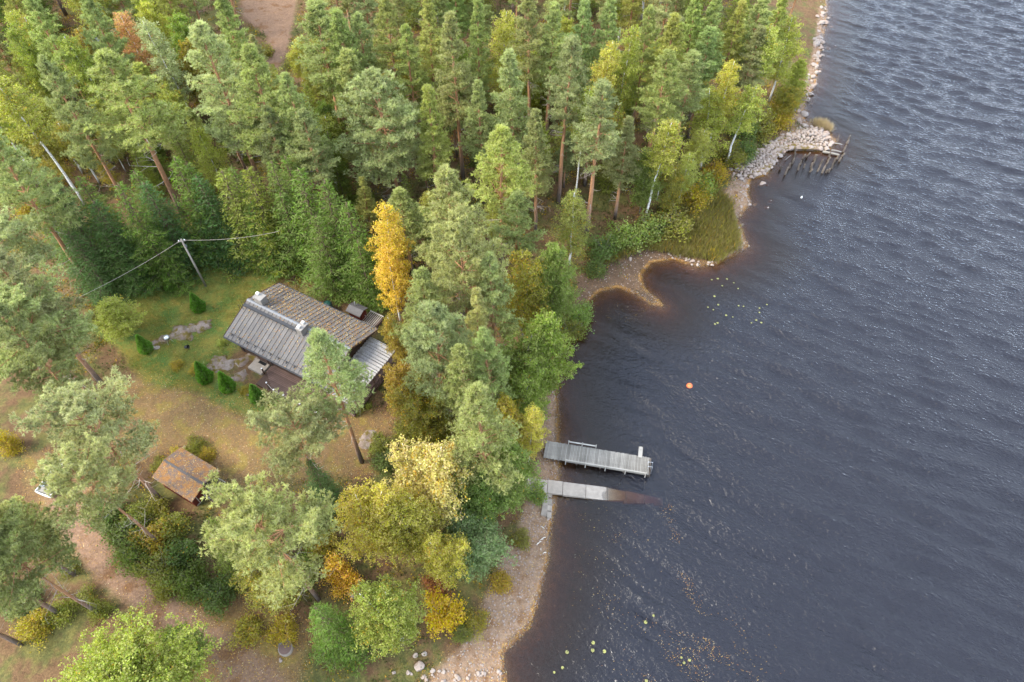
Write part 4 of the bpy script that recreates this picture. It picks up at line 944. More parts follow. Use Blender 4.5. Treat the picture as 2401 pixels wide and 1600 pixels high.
# jetty of piled stones
JP = np.array([plane(u, v, .4)[:2] for u, v in [(1672, 388), (1700, 375), (1760, 330), (1800, 308), (1850, 288), (1890, 292), (1916, 320), (1905, 342), (1812, 340), (1790, 356), (1768, 392), (1730, 408), (1695, 410)]])
jet = empty('stone_jetty', plane(1850, 320, 0), 0, 'jetty heaped from pale rubble stones beside the rotten pilings', 'jetty')
bb0, bb1 = JP.min(0), JP.max(0); cnt = 0; jl = np.array(jet.location); tries = 0; placed = []
while cnt < 290 and tries < 20000:
    tries += 1; q = rng.uniform(bb0, bb1)
    if not inside(q[None], JP)[0]: continue
    e = seg_dist(q[None], JP)[0]; s = (rng.uniform(.30, .62) if e < .8 else rng.uniform(.18, .36))
    if any((q[0] - a) ** 2 + (q[1] - b) ** 2 < (.72 * (s + c)) ** 2 for a, b, c in placed): continue
    placed.append((q[0], q[1], s)); z = max(gz(*q), 0) * .3 + min(.75, .25 * e + .12)
    rock('stone', np.array([q[0], q[1], z]) - jl, s, parent=jet, lib=STONE if s < .35 else ROCK); cnt += 1
JC = JP.mean(0); hm_ = MB()      # rubble core under the loose stones
V = [(x + (JC[0] - x) * .06 - jl[0], y + (JC[1] - y) * .06 - jl[1], .02) for x, y in JP] + [(x + (JC[0] - x) * .25 - jl[0], y + (JC[1] - y) * .25 - jl[1], .42) for x, y in JP]
nj = len(JP); hm_.add(V, [(i, (i + 1) % nj, nj + (i + 1) % nj, nj + i) for i in range(nj)] + [tuple(range(nj, 2 * nj))]); hm_.build('rubble_core', M['bedrock'], jet)
sv = []
for i in range(2600):
    q = rng.uniform(bb0, bb1)
    if inside(q[None], JP)[0]: sv.append((q[0] - jl[0], q[1] - jl[1], max(gz(*q), 0) * .3 + min(.72, .25 * seg_dist(q[None], JP)[0] + .14), rng.uniform(.06, .15)))
def pebble_mesh(name, pts, mat):
    oc = np.array([(1, 0, 0), (-1, 0, 0), (0, 1, 0), (0, -1, 0), (0, 0, .7), (0, 0, -.7)]); fc = np.array([(0, 2, 4), (2, 1, 4), (1, 3, 4), (3, 0, 4), (2, 0, 5), (1, 2, 5), (3, 1, 5), (0, 3, 5)])
    pts = np.array(pts); n = len(pts); a = rng.uniform(0, 6.28, n); O = np.repeat(oc[None], n, 0) * rng.uniform(.75, 1.25, (n, 6, 1))
    X = O[..., 0] * np.cos(a)[:, None] - O[..., 1] * np.sin(a)[:, None]; Y = O[..., 0] * np.sin(a)[:, None] + O[..., 1] * np.cos(a)[:, None]
    V = np.stack([X, Y, O[..., 2]], -1) * pts[:, None, 3:4] + pts[:, None, :3]
    return mesh_np(name, V.reshape(-1, 3), tris=(fc[None] + 6 * np.arange(n)[:, None, None]).reshape(-1, 3), mat=mat)
tag(link(bpy.data.objects.new('small_rubble', pebble_mesh('small_rubble', sv, M['granite'])), jet), kind='stuff')
# boulders one by one: pixel, size in pixels
for u, v, w, lab in [(1752, 420, 22, 'large tan boulder at the waterline below the stone jetty'), (1765, 421, 9, 'small pale boulder in the dark shallows below the stone jetty'),
                     (1773, 458, 15, 'grey boulder standing in the water off the gravel shore'), (1764, 473, 15, 'tan boulder just below the grey one off the gravel shore'),
                     (1737, 466, 14, 'pale boulder on the gravel shore beside two boulders in the water'), (1724, 468, 10, 'small pale boulder on the gravel shore left of its larger neighbour'),
                     (1836, 282, 22, 'large rounded tan boulder where the stone jetty meets the shore'), (1862, 214, 17, 'rounded boulder on the narrow stony shore above the jetty'),
                     (1848, 262, 20, 'broad flat boulder above the jetty root'), (1905, 108, 18, 'largest round boulder standing out in the water along the upper shore'),
                     (1921, 104, 12, 'dark boulder farthest out in the water along the upper shore'), (1888, 155, 9, 'small lone boulder in the water along the upper shore'),
                     (1906, 37, 9, 'small pale boulder in the water near the top of the shore'), (1912, 57, 9, 'small dark boulder offshore near the top of the shore'), (1893, 30, 13, 'boulder on the shore edge near the top of the photo'),
                     (1881, 137, 12, 'dark boulder tight against the upper shore'), (1600, 495, 17, 'pale boulder in the tall grass behind the point'),
                     (1467, 578, 18, 'grey boulder in the grass above the cove'), (1448, 598, 12, 'small tan boulder between bushes above the cove'), (1590, 545, 9, 'small pale boulder in the grass at the point'),
                     (1626, 555, 9, 'small grey boulder in the grass close to the point'), (962, 1532, 28, 'large pale grey boulder among stones near the bottom edge'), (975, 1503, 15, 'light boulder just above the large pale one near the bottom edge'),
                     (955, 1506, 13, 'smaller light boulder left of its twin near the bottom edge'), (935, 1472, 9, 'small white stone above the boulders near the bottom edge'),
                     (1300, 1152, 9, 'white stone in the shallows below the boat ramp'), (1305, 1143, 10, 'flat pale stone in the shallows against the boat ramp'), (1260, 1192, 8, 'white round stone at the end of the slab edging'),
                     (360, 800, 16, 'grey boulder at the left foot of the bare rock'), (424, 1030, 12, 'pale boulder at the back corner of the red shed'), (568, 908, 10, 'pale boulder between two arborvitae'),
                     (645, 1518, 12, 'flat pale stone beside the track below the well'), (55, 1388, 12, 'pale boulder at the foot of the leaning pines lower left')]:
    p = at_z(u, v) if u > 1250 else ground(u, v); rock('boulder', p, w * .5 * dist_px(p), lab)
for (pts, n, wr, lab, grp) in [([(1896, 15), (1884, 90), (1880, 140), (1868, 190), (1850, 235), (1836, 262)], 62, (6, 17), 'stone lining the narrow upper shore below the forest', 'stones of the upper shore'),
                               ([(1700, 405), (1712, 440), (1712, 470), (1690, 500), (1700, 540), (1712, 566)], 34, (4, 10), 'stone on the gravel shore between the jetty and the point', 'stones of the gravel shore'),
                               ([(1545, 577), (1560, 590), (1590, 598), (1620, 610), (1640, 600)], 26, (5, 11), 'pale stone in the row edging the round pool', 'stones edging the pool'),
                               ([(1290, 780), (1320, 760), (1340, 735), (1352, 705)], 18, (5, 12), 'stone at the waterline below the shore alders', 'stones below the alders'),
                               ([(900, 1555), (960, 1560), (1000, 1552), (1060, 1562), (1110, 1556), (1160, 1548)], 26, (6, 15), 'stone scattered along the bottom edge of the beach', 'stones at the bottom of the beach')]:
    for i in range(n):
        s = random.random() * (len(pts) - 1); k = min(int(s), len(pts) - 2); f = s - k
        u = pts[k][0] + f * (pts[k + 1][0] - pts[k][0]) + random.gauss(0, 7); v = pts[k][1] + f * (pts[k + 1][1] - pts[k][1]) + random.gauss(0, 6)
        p = at_z(u, v); rock('boulder', p, random.uniform(*wr) * .5 * dist_px(p), lab, 'boulder', grp, lib=STONE if random.random() < .6 else ROCK)
# slab edging by the ramp
for u, v, a, b, lab in [(1253, 1152, .55, .95, 'upper grey stone slab of the beach edging below the ramp'), (1251, 1174, .55, .95, 'lower grey stone slab of the beach edging below the ramp'), (1264, 1154, .4, .6, 'small tan slab right of the upper edging slab'),
                        (1263, 1168, .42, .55, 'small tan slab right of the middle of the edging'), (1262, 1183, .42, .6, 'small tan slab right of the lower edging slab'), (1258, 1137, .8, .45, 'flat stone slab between edging and boat ramp'), (1222, 1140, 1.0, .5, 'reddish slab lying under the alder by the ramp')]:
    p = at_z(u, v); o = MB().box((0, 0, 0), (a, b, .22), bev=.05).build('stone_slab', M['concrete']); o.location = (p[0], p[1], p[2] + .06); o.rotation_euler = (random.uniform(-.05, .05), random.uniform(-.05, .05), -.12 + random.uniform(-.1, .1)); tag(o, lab, 'slab')
# bare bedrock west of the cabin
def bedrock_mesh(seed, rx, ry, h):
    r = np.random.default_rng(seed); NA, NR = 40, 9; ph = r.uniform(0, 6.28, 6); V = []; F = []
    for k in range(NR + 1):
        for a in np.linspace(0, 2 * math.pi, NA, endpoint=False):
            ro = 1 + .22 * math.sin(2 * a + ph[0]) + .14 * math.sin(3 * a + ph[1]) + .09 * math.sin(7 * a + ph[2]) + .05 * math.sin(13 * a + ph[3])
            f = k / NR; x, y = rx * ro * f * math.cos(a), ry * ro * f * math.sin(a)
            z = h * (1 - f ** 2.6) * (1 + .25 * math.sin(x * 1.7 + ph[4])) + .07 * math.sin(x * 3.1 + y * 2.2 + ph[5]) + .05 * math.sin(5 * x - 4 * y + ph[1]) - .22 * f ** 6
            z -= .10 * max(0, 1 - abs(math.sin(.9 * x + .5 * y + ph[3])) / .09)          # cracks
            V.append((x, y, z))
    for k in range(NR):
        for a in range(NA): F.append((k * NA + a, k * NA + (a + 1) % NA, (k + 1) * NA + (a + 1) % NA, (k + 1) * NA + a)[::-1])
    return MB().add(V, F).mesh('bedrock', M['bedrock'], True)
for cu_, cv_, w, hgt, lab in [(366, 787, 56, .30, 'bare bedrock slab beneath the kettle grill'), (412, 768, 66, .42, 'domed bedrock slab right of the kettle grill'), (455, 752, 60, .38, 'lichen covered bedrock hump nearest the lawn'),
                              (575, 822, 70, .22, 'low mossy bedrock swell beside the cabin corner'), (500, 838, 80, .20, 'leaf strewn bedrock behind the arborvitae row'), (545, 870, 60, .16, 'low bedrock patch between the arborvitae and the entrance slab'), (846, 1010, 70, .34, 'reddish bedrock step below the porch')]:
    p = ground(cu_, cv_); rr = w * .5 * dist_px(p); o = link(bpy.data.objects.new('bedrock', bedrock_mesh(int(cu_), rr * 1.05, rr * .72, hgt))); o.location = (p[0], p[1], p[2] - .03); o.rotation_euler = (0, 0, .5 + random.uniform(-.3, .3)); tag(o, lab, 'rock', None, 'thing')
for i, (u, v) in enumerate([(1245, 1240), (1236, 1250), (1250, 1236), (1243, 1262), (1252, 1270), (1247, 1212), (1241, 1246)]):
    p = at_z(u, v); a = random.uniform(0, 3); l = random.uniform(.08, .2); o = MB().tube([(-l * math.cos(a), -l * math.sin(a), .05), (0, .03, .09), (l * math.cos(a), l * math.sin(a), .05)], [.02, .045, .015], 5).build('driftwood', M['driftwood_white']); o.location = tuple(p)
    tag(o, 'small white scrap of driftwood on the sand', 'driftwood', 'white driftwood scraps on the beach')
# pilings
Zp = lambda x, y: ((1680 + x / 6.27) * .98, (250 + y / 6.27) * .98)
PIL = [(935, 900), (1010, 975), (1040, 900), (1080, 880), (1105, 810), (1130, 745), (1165, 670), (1210, 910), (1240, 830), (1262, 740), (1310, 710), (1285, 885), (1360, 935), (1385, 860), (1415, 825), (1445, 765), (1475, 730),
       (1405, 905), (1485, 930), (1520, 840), (1555, 950), (1585, 880), (1605, 830), (1632, 770), (1662, 710), (1610, 945), (1640, 940), (1700, 890), (1740, 790), (1772, 745), (1805, 780), (1840, 700), (1862, 640), (1895, 580), (1920, 520), (1950, 450), (1748, 510), (1785, 495)]
for x, y in PIL:
    p = plane(*Zp(x, y + 25), 0); h = random.uniform(.45, 1.05); ln = random.gauss(0, .12), random.gauss(0, .12); r0 = random.uniform(.10, .16)
    o = MB().tube([(0, 0, -1.6), (ln[0] * .4, ln[1] * .4, 0), (ln[0], ln[1], h * .8), (ln[0] * 1.1, ln[1] * 1.1, h)], [r0 * 1.1, r0, r0 * .85, r0 * .45], 7).build('piling', M['rotten_wood']); o.location = tuple(p)
    tag(o, 'rotten wooden post standing in the water beside the stone jetty', 'piling', 'old pilings beside the stone jetty')
for (a, b, r0, lab) in [((1560, 665), (1800, 712), .15, 'long pale timber lying between the jetty and the outer pilings'), ((1690, 640), (1835, 668), .09, 'dark timber behind the long pale one at the jetty head'), ((1015, 785), (1095, 715), .04, 'thin pale pole stuck in the corner of the jetty'), ((890, 730), (1000, 700), .12, 'old log lodged against the jetty stones'), ((1740, 540), (1850, 560), .07, 'thin pale timber afloat at the tip of the jetty')]:
    pa, pb = P2(*Zp(*a), .18), P2(*Zp(*b), .18); pm_ = (pa + pb) / 2
    o = MB().tube([pa - pm_, Vector((0, 0, .04)), pb - pm_], [r0, r0 * .95, r0 * .8], 7).build('timber', M['grey_wood'] if 'pale' in lab else M['rotten_wood']); o.location = pm_; tag(o, lab, 'timber')
# lily pads
PADS = [(1635, 645), (1648, 640), (1662, 655), (1670, 640), (1690, 650), (1695, 665), (1640, 680), (1625, 705), (1640, 712), (1655, 700), (1668, 722), (1680, 730), (1710, 705), (1745, 708), (1748, 718), (1738, 735), (1745, 738), (1640, 745), (1652, 742), (1675, 755), (1680, 760), (1700, 700), (1730, 745), (1760, 700)]
PADS2 = [(1363, 1480), (1362, 1495), (1391, 1497), (1563, 1512), (1582, 1510), (1570, 1524), (1483, 1572), (1485, 1565), (1470, 1575), (1303, 1498), (1291, 1533), (1272, 1545), (1278, 1562), (1550, 1590), (1484, 1430), (1500, 1415)]
pad = MB().add([(0, 0, .0)] + [(math.cos(a) , math.sin(a), .03 * math.sin(3 * a)) for a in np.linspace(.25, 6.03, 15)], [(0, i, i + 1) for i in range(1, 15)]).mesh('lily_pad', M['pad_green'])
for lst, lab, grp in ((PADS, 'yellow green lily pad on the water in front of the cove', 'lily pads in front of the cove'), (PADS2, 'yellow green lily pad on the dark water near the bottom edge', 'lily pads off the beach')):
    for u, v in lst:
        o = link(bpy.data.objects.new('lily_pad', pad)); p = plane(u + random.gauss(0, 2), v + random.gauss(0, 2), .02); o.location = tuple(p + [0, 0, .03]); s = random.uniform(.08, .14); o.scale = (s, s, s); o.rotation_euler = (0, 0, random.uniform(0, 6.28)); tag(o, lab, 'lily pad', grp)

# ------------------------------------------------------------------ trees
T = tree
T('pine', 456, 38, 21, 180, 'pale', 'tall bright pine left of its twin, behind the spruces north of the lawn', var=2)
T('pine', 548, 90, 20, 150, 'pine', 'pine with long orange trunk behind the spruces, right of its bright twin', var=1)
T('pine', 655, 160, 18.5, 130, 'pine', 'dense pine just right of the orange trunked pine below the path', var=0)
T('pine', 227, 110, 20, 190, 'pine', 'broad pine with red trunk above the dark spruces at the left', var=3)
T('pine', 92, 127, 19, 125, 'dull', 'dull green pine between the leaning birch and the broad red trunked pine', var=0)
foot('birch_high', 197, 474, 18, 2.0, 'birch', 'tall pale birch at the left edge with white leaning trunk', var=0)
foot('birch_high', 102, 438, 14, 1.7, 'birch', 'shorter birch at the left edge beside the tall leaning one', var=0)
T('birch', 146, 50, 15, 95, 'lime', 'yellow green birch in the upper left behind the broad pine', var=2)
T('birch', 268, 10, 15, 95, 'rust', 'rust orange birch in the upper left corner area', var=0)
T('birch', 336, 18, 16, 75, 'aspen', 'silvery aspen with grey stem left of the bright twin pines', var=1)
T('pine_broad', 868, 160, 18, 215, 'grey', 'large grey green pine with dark leaning trunk behind the golden birch', var=0)
T('pine_narrow', 977, 198, 17, 105, 'ylw_pine', 'small yellowish pine right of the large grey green one', var=1)
T('pine_narrow', 1037, 24, 20.5, 100, 'dull', 'tall pine with bare lower trunk and long dead branches in the middle of the forest', var=0)
T('pine_narrow', 1182, 103, 19, 118, 'grey', 'pale conical pine right of the dead branched pine', var=1)
T('pine', 1147, 285, 18, 150, 'ylw_pine', 'yellowish pine with orange trunk above the big cluster of shore pines', var=3)
T('pine_narrow', 1309, 83, 20.5, 100, 'dull', 'tall pine on long bare orange trunk right of the middle', var=2)
T('pine_narrow', 1388, 187, 19.5, 112, 'dull', 'pine on orange trunk with dead twigs standing near the grassy point', var=2)
T('pine', 1540, 110, 17.5, 118, 'pine', 'flat topped pine on twin red stems left of the white birch', var=3)
T('pine', 1034, 385, 19, 185, 'pale', 'big bright pine right of the golden birch, upper one of the shore cluster', var=2)
T('pine_broad', 1058, 485, 20, 190, 'pale', 'big bright pine in front of the upper one in the shore cluster', var=1)
T('pine_narrow', 1086, 652, 17, 82, 'pale', 'slim light pine at the right side of the shore cluster', var=1)
T('pine_broad', 992, 690, 18, 185, 'grey', 'large pale pine right of the cabin in the shore cluster', var=0)
T('pine', 1105, 882, 19.5, 190, 'pale', 'large bright pine on the shore left of the dock', var=0)
foot('pine', 832, 1062, 18.6, 2.8, 'pale', 'lone pine hiding the right half of the cabin roof', var=3)
foot('pine_high', 750, 1148, 13.6, 2.8, 'grey', 'dull pine with crooked dead trunk in front of the terrace', var=3)
T('pine_high', 568, 1150, 18, 232, 'pale', 'large bright rounded pine just right of the red shed', var=0)
foot('pine_high', 370, 1252, 14.5, 2.5, 'pale', 'wide spreading pine with thick orange trunk above the boat', var=1)
foot('pine_high', 372, 1150, 16.0, 3.6, 'grey', 'grey trunked pine standing close to the left end of the red shed', var=0)
foot('pine_high', 110, 862, 14.0, 3.4, 'dull', 'dull pine at the left edge beside the wide grey green one', var=1)
foot('pine_high', 222, 925, 15.2, 4.2, 'grey', 'wide grey green pine left of the lawn', var=0)
foot('pine_high', 150, 752, 14.5, 4.0, 'grey', 'grey green pine at the left edge below the dark spruces', var=1)
foot('pine_broad', 172, 1322, 13, 2.9, 'pale', 'pine at the left edge above the track with leaning orange trunk', var=0)
foot('pine_high', 140, 1412, 17, 3.2, 'dull', 'pine with leaning trunk rising out of the left edge below the track', var=1)
foot('pine_high', 225, 1408, 15, 3.0, 'dull', 'grey trunked pine nearest the bend of the track at the lower left', var=0)
foot('pine_high', 50, 1482, 17, 3.0, 'dull', 'pine whose orange trunk crosses the lower left edge', var=1)
T('pine', -40, 560, 18, 170, 'grey', 'pine cut by the left edge beside the dark spruces', var=0)
T('pine', -50, 300, 19, 160, 'pine', 'pine cut by the left edge beside the tall leaning birch', var=1)
T('pine', -30, 700, 17, 170, 'dull', 'pine cut by the left edge level with the lawn', var=2)
T('pine_narrow', 716, -10, 20, 130, 'pine', 'pine with orange trunk right beside the path at the top', var=2)
T('pine_narrow', 765, 15, 19.5, 105, 'pine', 'second orange trunked pine right of the path', var=0)
T('pine_narrow', 1415, -5, 18, 95, 'pine', 'pine behind the yellow birch at the top right of the middle', var=1)
T('birch', 1392, 63, 17, 70, 'birch_y', 'slim yellow birch between pines near the top', var=1)
T('birch', 1450, 30, 18, 85, 'birch', 'olive birch right of the slim yellow birch near the top', var=0)
T('birch', 1148, -5, 17, 95, 'lime', 'yellow green birch touching the top edge near the middle', var=2)
T('birch_high', 1350, 165, 17, 60, 'birch', 'thin white stemmed birch threading up between orange trunked pines', var=0)
T('birch_weep', 1328, 405, 12.5, 82, 'birch', 'drooping yellow green birch in front of the orange trunked pines', var=1)
foot('birch_high', 1482, 512, 15.5, 1.9, 'lime', 'drooping birch with white trunk above the grassy point', var=0)
T('birch', 1688, 104, 15.5, 72, 'birch_y', 'bright yellow birch near the upper shore', var=1)
T('birch_weep', 1662, 195, 12, 95, 'lime', 'yellow green birch just below the bright yellow one near the upper shore', var=1)
foot('birch_high', 1712, 290, 15, 1.8, 'lime', 'birch with long white leaning trunk by the stone jetty', var=0)
foot('birch_high', 1667, 376, 12.5, 1.8, 'lime', 'slender birch with thin pale trunk left of the stone jetty', var=1)
T('birch', 1838, 22, 13, 85, 'lime', 'light green birch at the shore edge near the top', var=0)
T('birch', 870, 440, 15, 92, 'gold', 'golden yellow birch standing out behind the cabin', var=0)
T('birch', 884, 560, 11, 85, 'gold', 'lower golden birch in front of the tall golden one', var=2)
T('birch_multi', 908, 706, 9.5, 70, 'orange', 'orange birch by the lake end of the cabin', var=0)
T('birch_multi', 925, 832, 9, 92, 'orange', 'rust orange birch right of the porch', var=1)
T('birch_multi', 955, 1010, 14.5, 165, 'pale_y', 'pale yellow birch on the shore left of the boat ramp', var=0)
T('birch_multi', 818, 1105, 13.5, 150, 'birch_y', 'green yellow birch left of the pale yellow one', var=1)
T('birch_multi', 1012, 1215, 10.5, 100, 'birch_y', 'smaller yellowing birch above the blue green willow', var=0)
T('birch_multi', 935, 1140, 12, 130, 'birch_y', 'yellow green birch filling between its neighbours on the lower shore', var=1)
T('birch', 1222, 918, 11, 72, 'birch_y', 'yellow birch leaning over the shore beside the dock', var=0)
T('alder', 1205, 565, 13, 112, 'olive', 'olive birch with orange leaves left of the cove', var=1)
T('alder', 1284, 545, 13.5, 105, 'green', 'green birch at the cove beside the olive one', var=0)
T('alder', 1255, 722, 12.5, 135, 'green', 'round green alder overhanging the dark water', var=0)
T('alder', 1215, 820, 11, 110, 'green', 'lower green alder overhanging the water above the dock', var=1)
T('alder', 1160, 1010, 12, 130, 'green', 'dull green alder left of the boat ramp', var=0)
T('alder', 1075, 1200, 7, 165, 'willow', 'blue green willow spreading over the beach edge', var=1)
T('pine', 1128, 745, 17, 125, 'pale', 'light pine between the slim light pine and the round alder', var=1)
T('alder', 1180, 765, 11.5, 120, 'green', 'green alder left of the round alder over the water', var=1)
T('pine', 1060, 790, 16, 130, 'pine', 'pine in the middle of the shore cluster above the dock', var=3)
T('alder', 1150, 905, 11, 115, 'olive', 'olive alder behind the large bright pine by the dock', var=0)
T('alder', 985, 900, 10, 110, 'olive', 'olive alder right of the rust orange birch', var=1)
T('pine', 1130, 575, 17, 125, 'pale', 'light pine behind the olive birch by the cove', var=0)
T('birch_multi', 872, 1362, 12, 140, 'birch', 'sparse birch with curved white trunk near the bottom edge', var=1)
T('spruce', 722, 1388, 11, 140, 'spruce', 'dark green spruce near the bottom edge right of the track', var=1)
T('alder', 600, 1310, 6, 130, 'olive', 'green yellow rowan under the large rounded pine', var=1)
T('birch_big', 205, 1520, 13, 330, 'lime', 'large yellow green birch crown filling the lower left corner', var=1)
T('bush', 1012, 1385, 4.2, 92, 'yellow', 'bright yellow bush beside the beach near the bottom', var=2)
T('alder', 385, 1470, 5.5, 105, 'green', 'green rowan beside the large yellow green crown', var=0)
T('spruce', 470, 1195, 9, 125, 'spruce_ylw', 'spruce below the red shed beside the large rounded pine', var=0)
T('spruce', 1040, 1080, 11, 90, 'spruce', 'spruce half hidden behind the pale yellow birch', var=2)
T('spruce', 705, 1050, 8.5, 85, 'spruce_dark', 'dark young spruce behind the dull pine before the terrace', var=0)
T('alder', 240, 692, 5, 95, 'lime', 'small yellow green apple tree at the left of the lawn', var=0)
# the spruce wall around the clearing
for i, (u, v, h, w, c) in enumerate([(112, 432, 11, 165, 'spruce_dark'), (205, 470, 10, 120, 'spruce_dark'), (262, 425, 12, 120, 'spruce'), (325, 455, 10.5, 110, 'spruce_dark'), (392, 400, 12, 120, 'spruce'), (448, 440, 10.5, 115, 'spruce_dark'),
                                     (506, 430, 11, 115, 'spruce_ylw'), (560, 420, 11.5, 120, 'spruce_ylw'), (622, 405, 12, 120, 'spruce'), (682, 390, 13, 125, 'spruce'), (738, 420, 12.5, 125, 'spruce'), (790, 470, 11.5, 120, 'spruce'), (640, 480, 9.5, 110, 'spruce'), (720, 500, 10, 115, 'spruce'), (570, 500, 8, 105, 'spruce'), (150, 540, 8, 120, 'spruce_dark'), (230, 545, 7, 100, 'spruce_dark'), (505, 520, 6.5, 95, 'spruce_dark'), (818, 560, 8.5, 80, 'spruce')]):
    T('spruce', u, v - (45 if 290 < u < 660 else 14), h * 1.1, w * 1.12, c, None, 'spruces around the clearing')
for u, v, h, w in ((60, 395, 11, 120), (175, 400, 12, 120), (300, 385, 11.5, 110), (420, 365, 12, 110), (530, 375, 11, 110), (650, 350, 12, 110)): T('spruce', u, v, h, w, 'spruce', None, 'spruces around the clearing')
TB = []
for (k, u, v, h, w, c) in [('pine', 60, -15, 18, 115, 'pine'), ('pine', 185, -35, 18, 95, 'pine'), ('alder', 393, 18, 13, 95, 'green'), ('pine_narrow', 492, -35, 19, 85, 'pine'), ('alder', 318, -10, 13, 80, 'lime'), ('alder', 20, 30, 14, 85, 'green'),
                           ('pine', 820, 20, 18, 115, 'pine'), ('pine', 884, -10, 18, 100, 'pine'), ('pine', 925, 55, 17.5, 110, 'pine'), ('pine_narrow', 975, -15, 19, 90, 'ylw_pine'), ('pine_narrow', 1090, -5, 18, 80, 'pine'), ('pine_narrow', 1222, -15, 19, 85, 'dull'),
                           ('pine_narrow', 1270, 0, 18, 90, 'pale'), ('pine_narrow', 1338, -10, 18, 90, 'pine'), ('pine', 1500, 10, 17, 95, 'pine'), ('pine_narrow', 1552, 25, 17, 90, 'ylw_pine'), ('pine_narrow', 1612, -10, 17, 90, 'pine'), ('pine_narrow', 1600, 118, 16, 95, 'pine'),
                           ('pine_narrow', 1655, -20, 17, 85, 'pine'), ('pine_narrow', 1704, 0, 16, 85, 'ylw_pine'), ('pine_narrow', 1757, -15, 16, 80, 'pine'), ('pine_narrow', 1750, 55, 14, 80, 'dull'), ('pine_narrow', 1802, -25, 15, 75, 'ylw_pine'), ('pine_narrow', 1642, 60, 15, 80, 'pine'),
                           ('alder', 1846, 130, 6.5, 52, 'lime'), ('alder', 1822, 188, 6, 56, 'olive'), ('alder', 1500, 330, 10, 80, 'green'), ('pine_narrow', 1450, 265, 14, 80, 'dull'), ('pine_narrow', 1240, 250, 16, 90, 'dull'), ('pine_narrow', 800, 110, 17, 90, 'pine'), ('pine_narrow', 1100, 180, 16, 80, 'dull'), ('pine', 1190, 440, 14, 120, 'dull'), ('pine', 960, 620, 16, 150, 'pine'), ('alder', 950, 860, 9, 110, 'olive'), ('alder', 1100, 1080, 10, 120, 'green'), ('pine', 690, 250, 16, 110, 'dull'), ('pine', 600, 240, 15, 110, 'dull')]:
    TB.append((T(k, u, v, h, w, c, None), u, v))
# forest filling the rest: only where the photograph shows closed canopy
FOREST = np.vstack([poly_px([(-150, 560), (60, 480), (380, 480), (640, 480), (840, 580), (960, 640), (1180, 560), (1330, 470), (1500, 520), (1640, 440), (1680, 370), (1760, 320), (1830, 240), (1860, 120), (1880, 20)]), [(66, 128), (66, 142), (-120, 142)]])
fill = []
yk = 0
b0, b1 = FOREST.min(0), FOREST.max(0)
r2 = np.random.default_rng(99); cand = r2.uniform(b0, b1, (14000, 2)); cand = cand[inside(cand, FOREST)]; cd = sdist(cand, LAND); cand = cand[cd > 1.6]
cp = sdist(cand, PATH); cand = cand[cp < -2.5]
SEEN = [((195, 472), (70, 255)), ((100, 437), (40, 330)), ((1712, 290), (1772, 125)), ((1667, 376), (1706, 290)), ((1482, 512), (1575, 270)), ((1320, 470), (1344, 250)), ((1345, 560), (1378, 400)), ((1262, 545), (1266, 330)), ((1070, 410), (1045, 200)), ((360, 495), (318, 350)), ((628, 395), (590, 265))]
def hides(q, h):
    b = to_px((q[0], q[1], gz(*q)))
    for (x1, y1), (x2, y2) in SEEN:
        if b[1] < y1 - 4: continue
        for f in (.25, .5, .75, 1.0):
            u, v = to_px((q[0], q[1], gz(*q) + h * f)); t = min(max(((u - x1) * (x2 - x1) + (v - y1) * (y2 - y1)) / ((x2 - x1) ** 2 + (y2 - y1) ** 2), 0), 1)
            if math.hypot(u - x1 - t * (x2 - x1), v - y1 - t * (y2 - y1)) < 34: return True
    return False
for deep in (False, True):
    n_in = 0
    for q in cand:
        if n_in >= (165 if not deep else 190): break
        if q[1] < 46 or abs(q[0]) > q[1] * .80 + 10 or (q[1] > 82) != deep: continue
        near = min(math.hypot(q[0] - t[0], q[1] - t[1]) for t in TREES)
        if near < (2.5 if not deep else 2.8) or (deep and sdist(q[None], LAND)[0] < 5): continue
        u, v = to_px((q[0], q[1], gz(*q) + 14))
        h = r2.uniform(14, 18.5) if deep else r2.uniform(6, 12.5)
        if not deep and hides(q, h): continue
        kind = r2.choice(['pine_narrow', 'pine', 'birch', 'spruce'], p=[.55, .2, .15, .1]) if deep else r2.choice(['spruce', 'alder', 'birch', 'pine_narrow'], p=[.2, .22, .28, .3])
        col = {'pine_narrow': ['pine', 'ylw_pine', 'dull', 'pale'], 'pine': ['pine', 'pale'], 'birch': ['birch', 'lime', 'olive'], 'spruce': ['spruce', 'spruce_ylw'], 'alder': ['olive', 'green', 'birch']}[kind]
        o = plant(str(kind), np.array([q[0], q[1], gz(*q) - .1]), h, h * (.125 if 'narrow' in kind else .16) * r2.uniform(.9, 1.25) if deep else h * r2.uniform(.15, .21), str(r2.choice(col)), None, None)
        fill.append((o, u, v, deep)); n_in += 1
# arborvitae on the lawn
for u, v, h, w, lab in [(374, 628, 2.3, 26, 'arborvitae at the far back of the lawn'), (437, 672, 2.5, 30, 'arborvitae in the middle of the lawn near the pole'), (312, 768, 2.5, 30, 'arborvitae at the left below the kettle grill'),
                        (448, 830, 2.9, 34, 'leftmost arborvitae of the row in front of the cabin'), (502, 853, 2.8, 33, 'middle arborvitae of the row in front of the cabin'), (575, 882, 2.6, 32, 'arborvitae of the row nearest the terrace'), (634, 915, 1.5, 20, 'small arborvitae tucked against the terrace railing')]:
    T('thuja', u, v, h * 1.03, w * 1.05, 'thuja', lab, 'arborvitae around the cabin')
